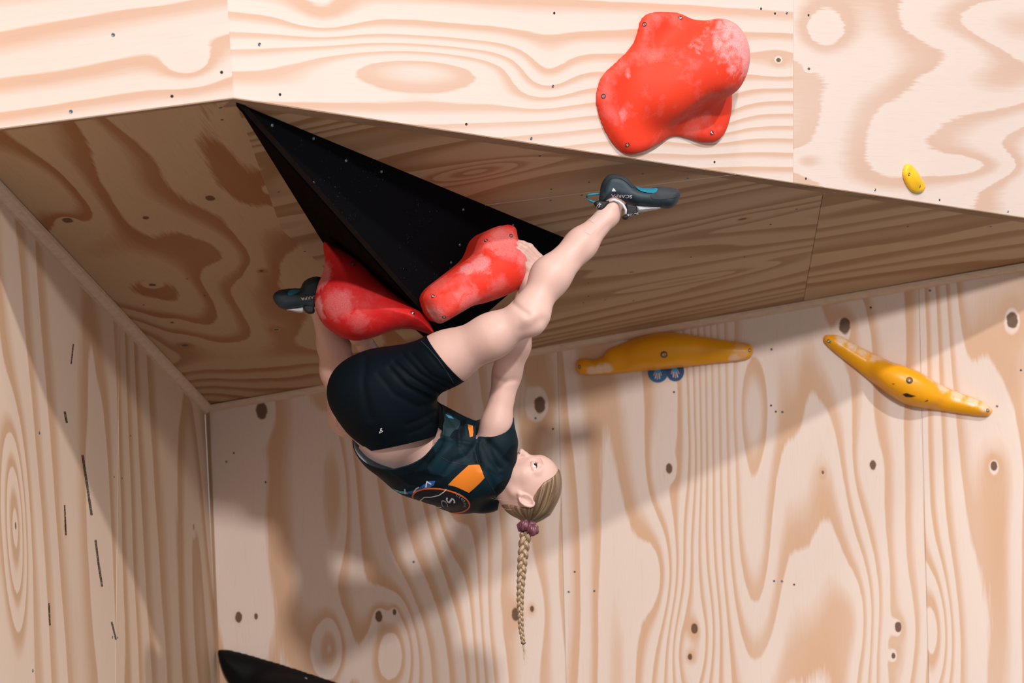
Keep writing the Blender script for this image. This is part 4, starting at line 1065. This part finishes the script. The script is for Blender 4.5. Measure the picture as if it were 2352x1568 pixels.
sa, sb, sc_ = at(1106, 979, 5.22), at(1173, 962, 5.22), at(1148, 1009, 5.145)
sn = plane(sa, sb, sc_)[0]; sn = sn if sn @ UP > 0 else -sn
np_ = at(1150, 1128, 5.3); nn = unit(RT+UP*-.15)
bm = cut(Vt, Qt, [(ha, hn2, at(890, 960, 5.15), .24), (sa, sn, (at(1134, 1020, 5.20), at(1155, 890, 5.22)), .051), (np_, nn, at(1168, 1140, 5.33), .07)])
shirt = cloth_obj('shirt', bm, [shirt_m, lining], .0025, climber, 1)
orange = NT('print_orange'); p_ = orange.n('ShaderNodeTexCoord').outputs['Object']
orange.bump(orange.noise(p_, 800, 2), .1, .0005)
orange = orange.out(orange.mix(orange.noise(p_, 12, 2), (.62, .155, .012, 1), (.78, .235, .015, 1)), .55, .3)
drape('orange_patch', [[(1076, 1068), (1090, 1066.5), (1101, 1067), (1108, 1083), (1113, 1097), (1103, 1108), (1090, 1120), (1077, 1131), (1062, 1124), (1046, 1117), (1029, 1113), (1042, 1099), (1058, 1084)]], shirt, orange, shirt, .0009)
drape('orange_patch', [[(1074, 975), (1081, 976), (1086, 978), (1087, 992), (1086, 1002), (1079, 1004)]], shirt, orange, shirt, .0009)
seam_m = plain('seam_dark', (.004, .008, .011), .7)
drape('shoulder_seam', ribbon([(1098, 1000), (1096, 1030), (1103, 1066), (1118, 1100), (1134, 1128), (1142, 1140)], 2.2), shirt, seam_m, shirt, .0011)
drape('side_seam', ribbon([(1010, 1048), (1030, 1060), (1060, 1066), (1098, 1066)], 1.8), shirt, seam_m, shirt, .0011)
# round club emblem on the back with its lettering
em_dark = plain('emblem_black', (.007, .008, .012), .6); em_org = plain('emblem_orange', (.72, .13, .02), .55); em_gry = plain('emblem_grey', (.26, .28, .32), .6); em_wht = plain('print_pale', (.55, .58, .60), .6)
drape('emblem', [ellipse(1013, 1149, 64, 25, 10, 40)], shirt, em_dark, shirt, .0012)
_e = ellipse(1013, 1149, 66, 26.5, 10, 44)
drape('emblem_rim', ribbon(_e+[_e[0]], 3.4), shirt, em_org, shirt, .0018)
for ch, x, y, a in (('C', 1050, 1136, 52), ('L', 1056, 1140, 58), ('U', 1061, 1144.5, 66), ('B', 1065, 1149, 76), ('D', 1067, 1155.5, 92), ('E', 1066.5, 1161, 100)):
    lay('lettering', text_bm(ch, x, y, 8.2, a, .9), shirt, em_gry, shirt, .0021)
lay('lettering', text_bm('S', 1033, 1145, 32, 72, .8, .3), shirt, em_wht, shirt, .0021)
lay('lettering', text_bm('C', 1019, 1152, 26, 72, .75, .3), shirt, em_gry, shirt, .0021)
drape('emblem_swoosh', ribbon([(965, 1148), (975, 1140), (990, 1140), (1008, 1136), (1020, 1128), (1025, 1122)], 2), shirt, em_wht, shirt, .0022)
drape('emblem_swoosh', ribbon([(966, 1146), (970, 1153), (985, 1158), (1000, 1162), (1014, 1163)], 2), shirt, em_wht, shirt, .0022)
blue = plain('print_blue', (.02, .09, .30), .55); cyan = plain('print_cyan', (.06, .36, .50), .55)
drape('blue_stripe', [[(930, 1130), (958, 1122), (985, 1104), (1000, 1104), (996, 1114), (968, 1128), (945, 1134)]], shirt, blue, shirt, .0010)
drape('cyan_stripe', [[(903, 1121), (918, 1126), (934, 1128), (938, 1134), (925, 1133), (910, 1128)]], shirt, cyan, shirt, .0010)
drape('pale_stripe', ribbon([(931, 1133), (930, 1122)], 3)+ribbon([(950, 1130), (956, 1121), (962, 1118)], 3)+ribbon([(978, 1118), (980, 1105), (990, 1111)], 3), shirt, em_wht, shirt, .0014)
drape('cyan_stripe', [[(1022, 951), (1036, 956), (1042, 962), (1030, 960)]], shirt, cyan, shirt, .0010)

# ---- climbing shoes: soles up
rub = NT('shoe_rubber'); p_ = rub.n('ShaderNodeTexCoord').outputs['Object']
rub.bump(rub.noise(p_, 300, 3), .2, .0008)
rub = rub.out(rub.mix(rub.noise(p_, 40, 4, .6), (.009, .020, .030, 1), (.028, .050, .064, 1)), .55, .35)
sole = NT('shoe_sole'); p_ = sole.n('ShaderNodeTexCoord').outputs['Object']
sole = sole.out(sole.mix(sole.noise(p_, 30, 4, .6), (.016, .020, .026, 1), (.05, .058, .068, 1)), .7, .25)
teal = plain('shoe_teal', (.012, .20, .29), .5); whitep = plain('shoe_white', (.55, .55, .58), .6); strap_m = plain('strap_black', (.006, .006, .008), .6)
def pillow(outline, d, T, h=.0022, edge=.022, tilt=None):
    """rounded solid with the given side outline at depth d, half-thickness T(x) across."""
    c = at(*np.mean(outline, 0), d); P = np.array([( (x-np.mean(outline, 0)[0])*d/F, -(y-np.mean(outline, 0)[1])*d/F) for x, y in outline]); N = len(P); fine = []
    for i in range(N):
        p0, p1, p2, p3 = P[i-1], P[i], P[(i+1) % N], P[(i+2) % N]
        for t in (0, .33, .66): fine.append(.5*((2*p1)+(-p0+p2)*t+(2*p0-5*p1+4*p2-p3)*t*t+(-p0+3*p1-3*p2+p3)*t**3))
    P = np.array(fine); lo = P.min(0)-.01; n = np.ceil((P.max(0)+.01-lo)/h).astype(int)+1; m_ = int(2*(T+.008)/h)+1
    X, Y = np.meshgrid(lo[0]+h*np.arange(n[0]), lo[1]+h*np.arange(n[1]), indexing='ij'); sd = poly_sd(np.stack([X.ravel(), Y.ravel()], 1), P).reshape(X.shape)
    z = -(T+.008)+h*np.arange(m_); ins = np.clip(-sd/edge, 0, 1); prof = T*np.sqrt(np.clip(1-(1-ins)**2, 0, 1))
    f = Field((0, 0, 0), (1e-6,)*3, 1); f.lo = np.array([lo[0], lo[1], z[0]]); f.h = h; f.n = np.array([n[0], n[1], m_])
    f.d = np.where(sd[..., None] > 0, sd[..., None]+.0003, np.abs(z)[None, None]-prof[..., None]).astype(np.float32)
    V, Q = f.nets(); V = smooth_np(V, Q, 2); tz = FW if tilt is None else unit(FW+tilt)
    return c+V[:, :1]*RT+V[:, 1:2]*UP+V[:, 2:]*-tz, Q
def shoe(label, outline, d, T):
    V, Q = pillow(outline, d, T); o = link('climbing_shoe', np_mesh('climbing_shoe', V, Q), rub, climber, True); return o
so = [(1377, 462), (1379, 440), (1384, 420), (1393, 405), (1408, 400), (1424, 402), (1440, 410), (1452, 422), (1462, 431), (1480, 435), (1494, 434), (1505, 430), (1525, 430), (1545, 432), (1558, 437), (1562, 446), (1558, 460), (1550, 472), (1538, 478), (1518, 477), (1495, 476), (1470, 474), (1455, 470), (1440, 465), (1424, 460), (1408, 457), (1396, 462), (1385, 468)]
s1o = shoe('', so, 5.13, .036)
sf_ = [(629, 688), (629, 676), (638, 668), (655, 664), (678, 662), (688, 663), (692, 660), (696, 650), (706, 641), (720, 636), (734, 636), (744, 642), (746, 660), (742, 680), (738, 700), (730, 712), (716, 714), (702, 708), (690, 706), (670, 709), (652, 710), (638, 702)]
s2o = shoe('', sf_, 5.30, .036)
# front shoe details
drape('sole_rubber', [spl([(1500, 441), (1494, 449), (1500, 456), (1515, 458), (1535, 456), (1553, 452), (1560, 446), (1556, 438), (1545, 433.5), (1525, 431), (1508, 431), (1488, 434)])], s1o, sole, s1o, .0016)
drape('heel_rubber', [spl([(1379, 447), (1382, 425), (1392, 408), (1408, 401.5), (1424, 403), (1440, 411), (1452, 423), (1458, 430), (1450, 430), (1440, 420), (1428, 412), (1414, 409), (1402, 412), (1393, 424), (1389, 437), (1392, 448), (1386, 458), (1380, 460)])], s1o, sole, s1o, .0016)
drape('teal_arch', [spl([(1460, 430.5), (1475, 434), (1495, 434.5), (1509, 434), (1510, 438), (1505, 443), (1492, 444), (1478, 442), (1466, 437)])], s1o, teal, s1o, .0024)
drape('white_tongue', [[(1462, 475), (1476, 474), (1500, 476), (1516, 477), (1510, 479), (1480, 484), (1464, 486)], ], s1o, whitep, s1o, .0014)
tongue = pillow([(1460, 472), (1485, 474), (1518, 476), (1512, 480), (1490, 484), (1466, 488), (1461, 482)], 5.13, .02, .002, .01)
link('tongue', np_mesh('tongue', *tongue), whitep, s1o, True)
drape('white_dot', [[(1405, 439), (1408, 432), (1412, 434), (1415, 439)]], s1o, whitep, s1o, .0016, 4)
lay('lettering', text_bm('SCARPA', 1428, 449.5, 13.5, 183, .75), s1o, whitep, s1o, .0014)
def strap(pts, d, wdt, thick, mat, parent, name='strap'):
    V, Q = pillow(pts, d, thick, .0016, .004); return link(name, np_mesh(name, V, Q), mat, parent, True)
st1 = strap([(1364, 468), (1372, 461), (1388, 462), (1402, 461), (1396, 470), (1384, 484), (1376, 482)], 5.105, 0, .012, strap_m, s1o)
lay('lettering', text_bm('SCA', 1374, 473, 9, 128, .9), st1, whitep, s1o, .001)
st2 = strap([(1436, 468), (1450, 470), (1462, 474), (1464, 487), (1466, 494), (1455, 494), (1446, 497), (1440, 504), (1431, 503), (1429, 497), (1438, 490)], 5.105, 0, .014, strap_m, s1o)
lay('lettering', text_bm('SCARPA', 1453, 492, 7, 172, .9), st2, whitep, s1o, .001)
loop = [at(x, y, 5.13)-FW*z for x, y, z in ((1378, 445, .0), (1365, 446, .006), (1352, 448, .008), (1346, 452, .004), (1352, 459, -.004), (1364, 464, -.008), (1376, 462, -.004))]
lv_, lf_ = [], []
for p in loop: lv_ += [p-FW*.006+UP*.0026, p+FW*.006+UP*.0026, p+FW*.006-UP*.0026, p-FW*.006-UP*.0026]
for i in range(len(loop)-1):
    for j in range(4): lf_.append([4*i+j, 4*i+(j+1) % 4, 4*i+4+(j+1) % 4, 4*i+4+j])
link('pull_loop', mesh('pull_loop', lv_, lf_), teal, s1o, True)
# collar padding round the ankle
curve_mesh('collar', [at(x, y, 5.095) for x, y in ((1399, 462), (1410, 459), (1422, 463), (1431, 470), (1438, 482), (1437, 492))], .0035, whitep, s1o, 8)
# back shoe details
drape('teal_arch', [spl([(661, 672), (672, 666), (689, 667), (686, 671), (676, 676), (664, 678)])], s2o, teal, s2o, .0014)
lay('lettering', text_bm('SCARPA', 713, 683, 12, 172, .8), s2o, whitep, s2o, .0014)
tg = pillow([(655, 710), (680, 708), (698, 704), (700, 714), (692, 718), (672, 714)], 5.30, .018, .002, .01)
link('tongue', np_mesh('tongue', *tg), whitep, s2o, True)
strap([(697, 702), (712, 700), (722, 702), (724, 716), (716, 720), (704, 718)], 5.285, 0, .016, strap_m, s2o)
# tape on the shin above the ankle
tape = NT('skin_tape'); tape = tape.out((.58, .41, .365), .55, .3)
drape('ankle_tape', [[(1353, 505), (1364, 513), (1386, 485), (1376, 478)], [(1342, 532), (1356, 540), (1400, 500), (1392, 488), (1364, 513), (1353, 522)]], body, tape, body, .0006)
# brow, lashes, fingernails
drape('eyebrow', [[(1241, 1050), (1246, 1058), (1249, 1067), (1247.5, 1067.5), (1244, 1059), (1240, 1051)]], body, brow, body, .0004, 3)
drape('eyelash', [[(1229.5, 1059), (1233, 1064), (1234, 1071), (1232.5, 1076), (1231.8, 1071), (1231.2, 1065)]], body, lash, body, .0006, 2)
nail = plain('nail', (.80, .52, .46), .25, .5)
drape('fingernail', [ellipse(1176, 572, 4.5, 3.2, 50, 12)], body, nail, body, .0004, 3)
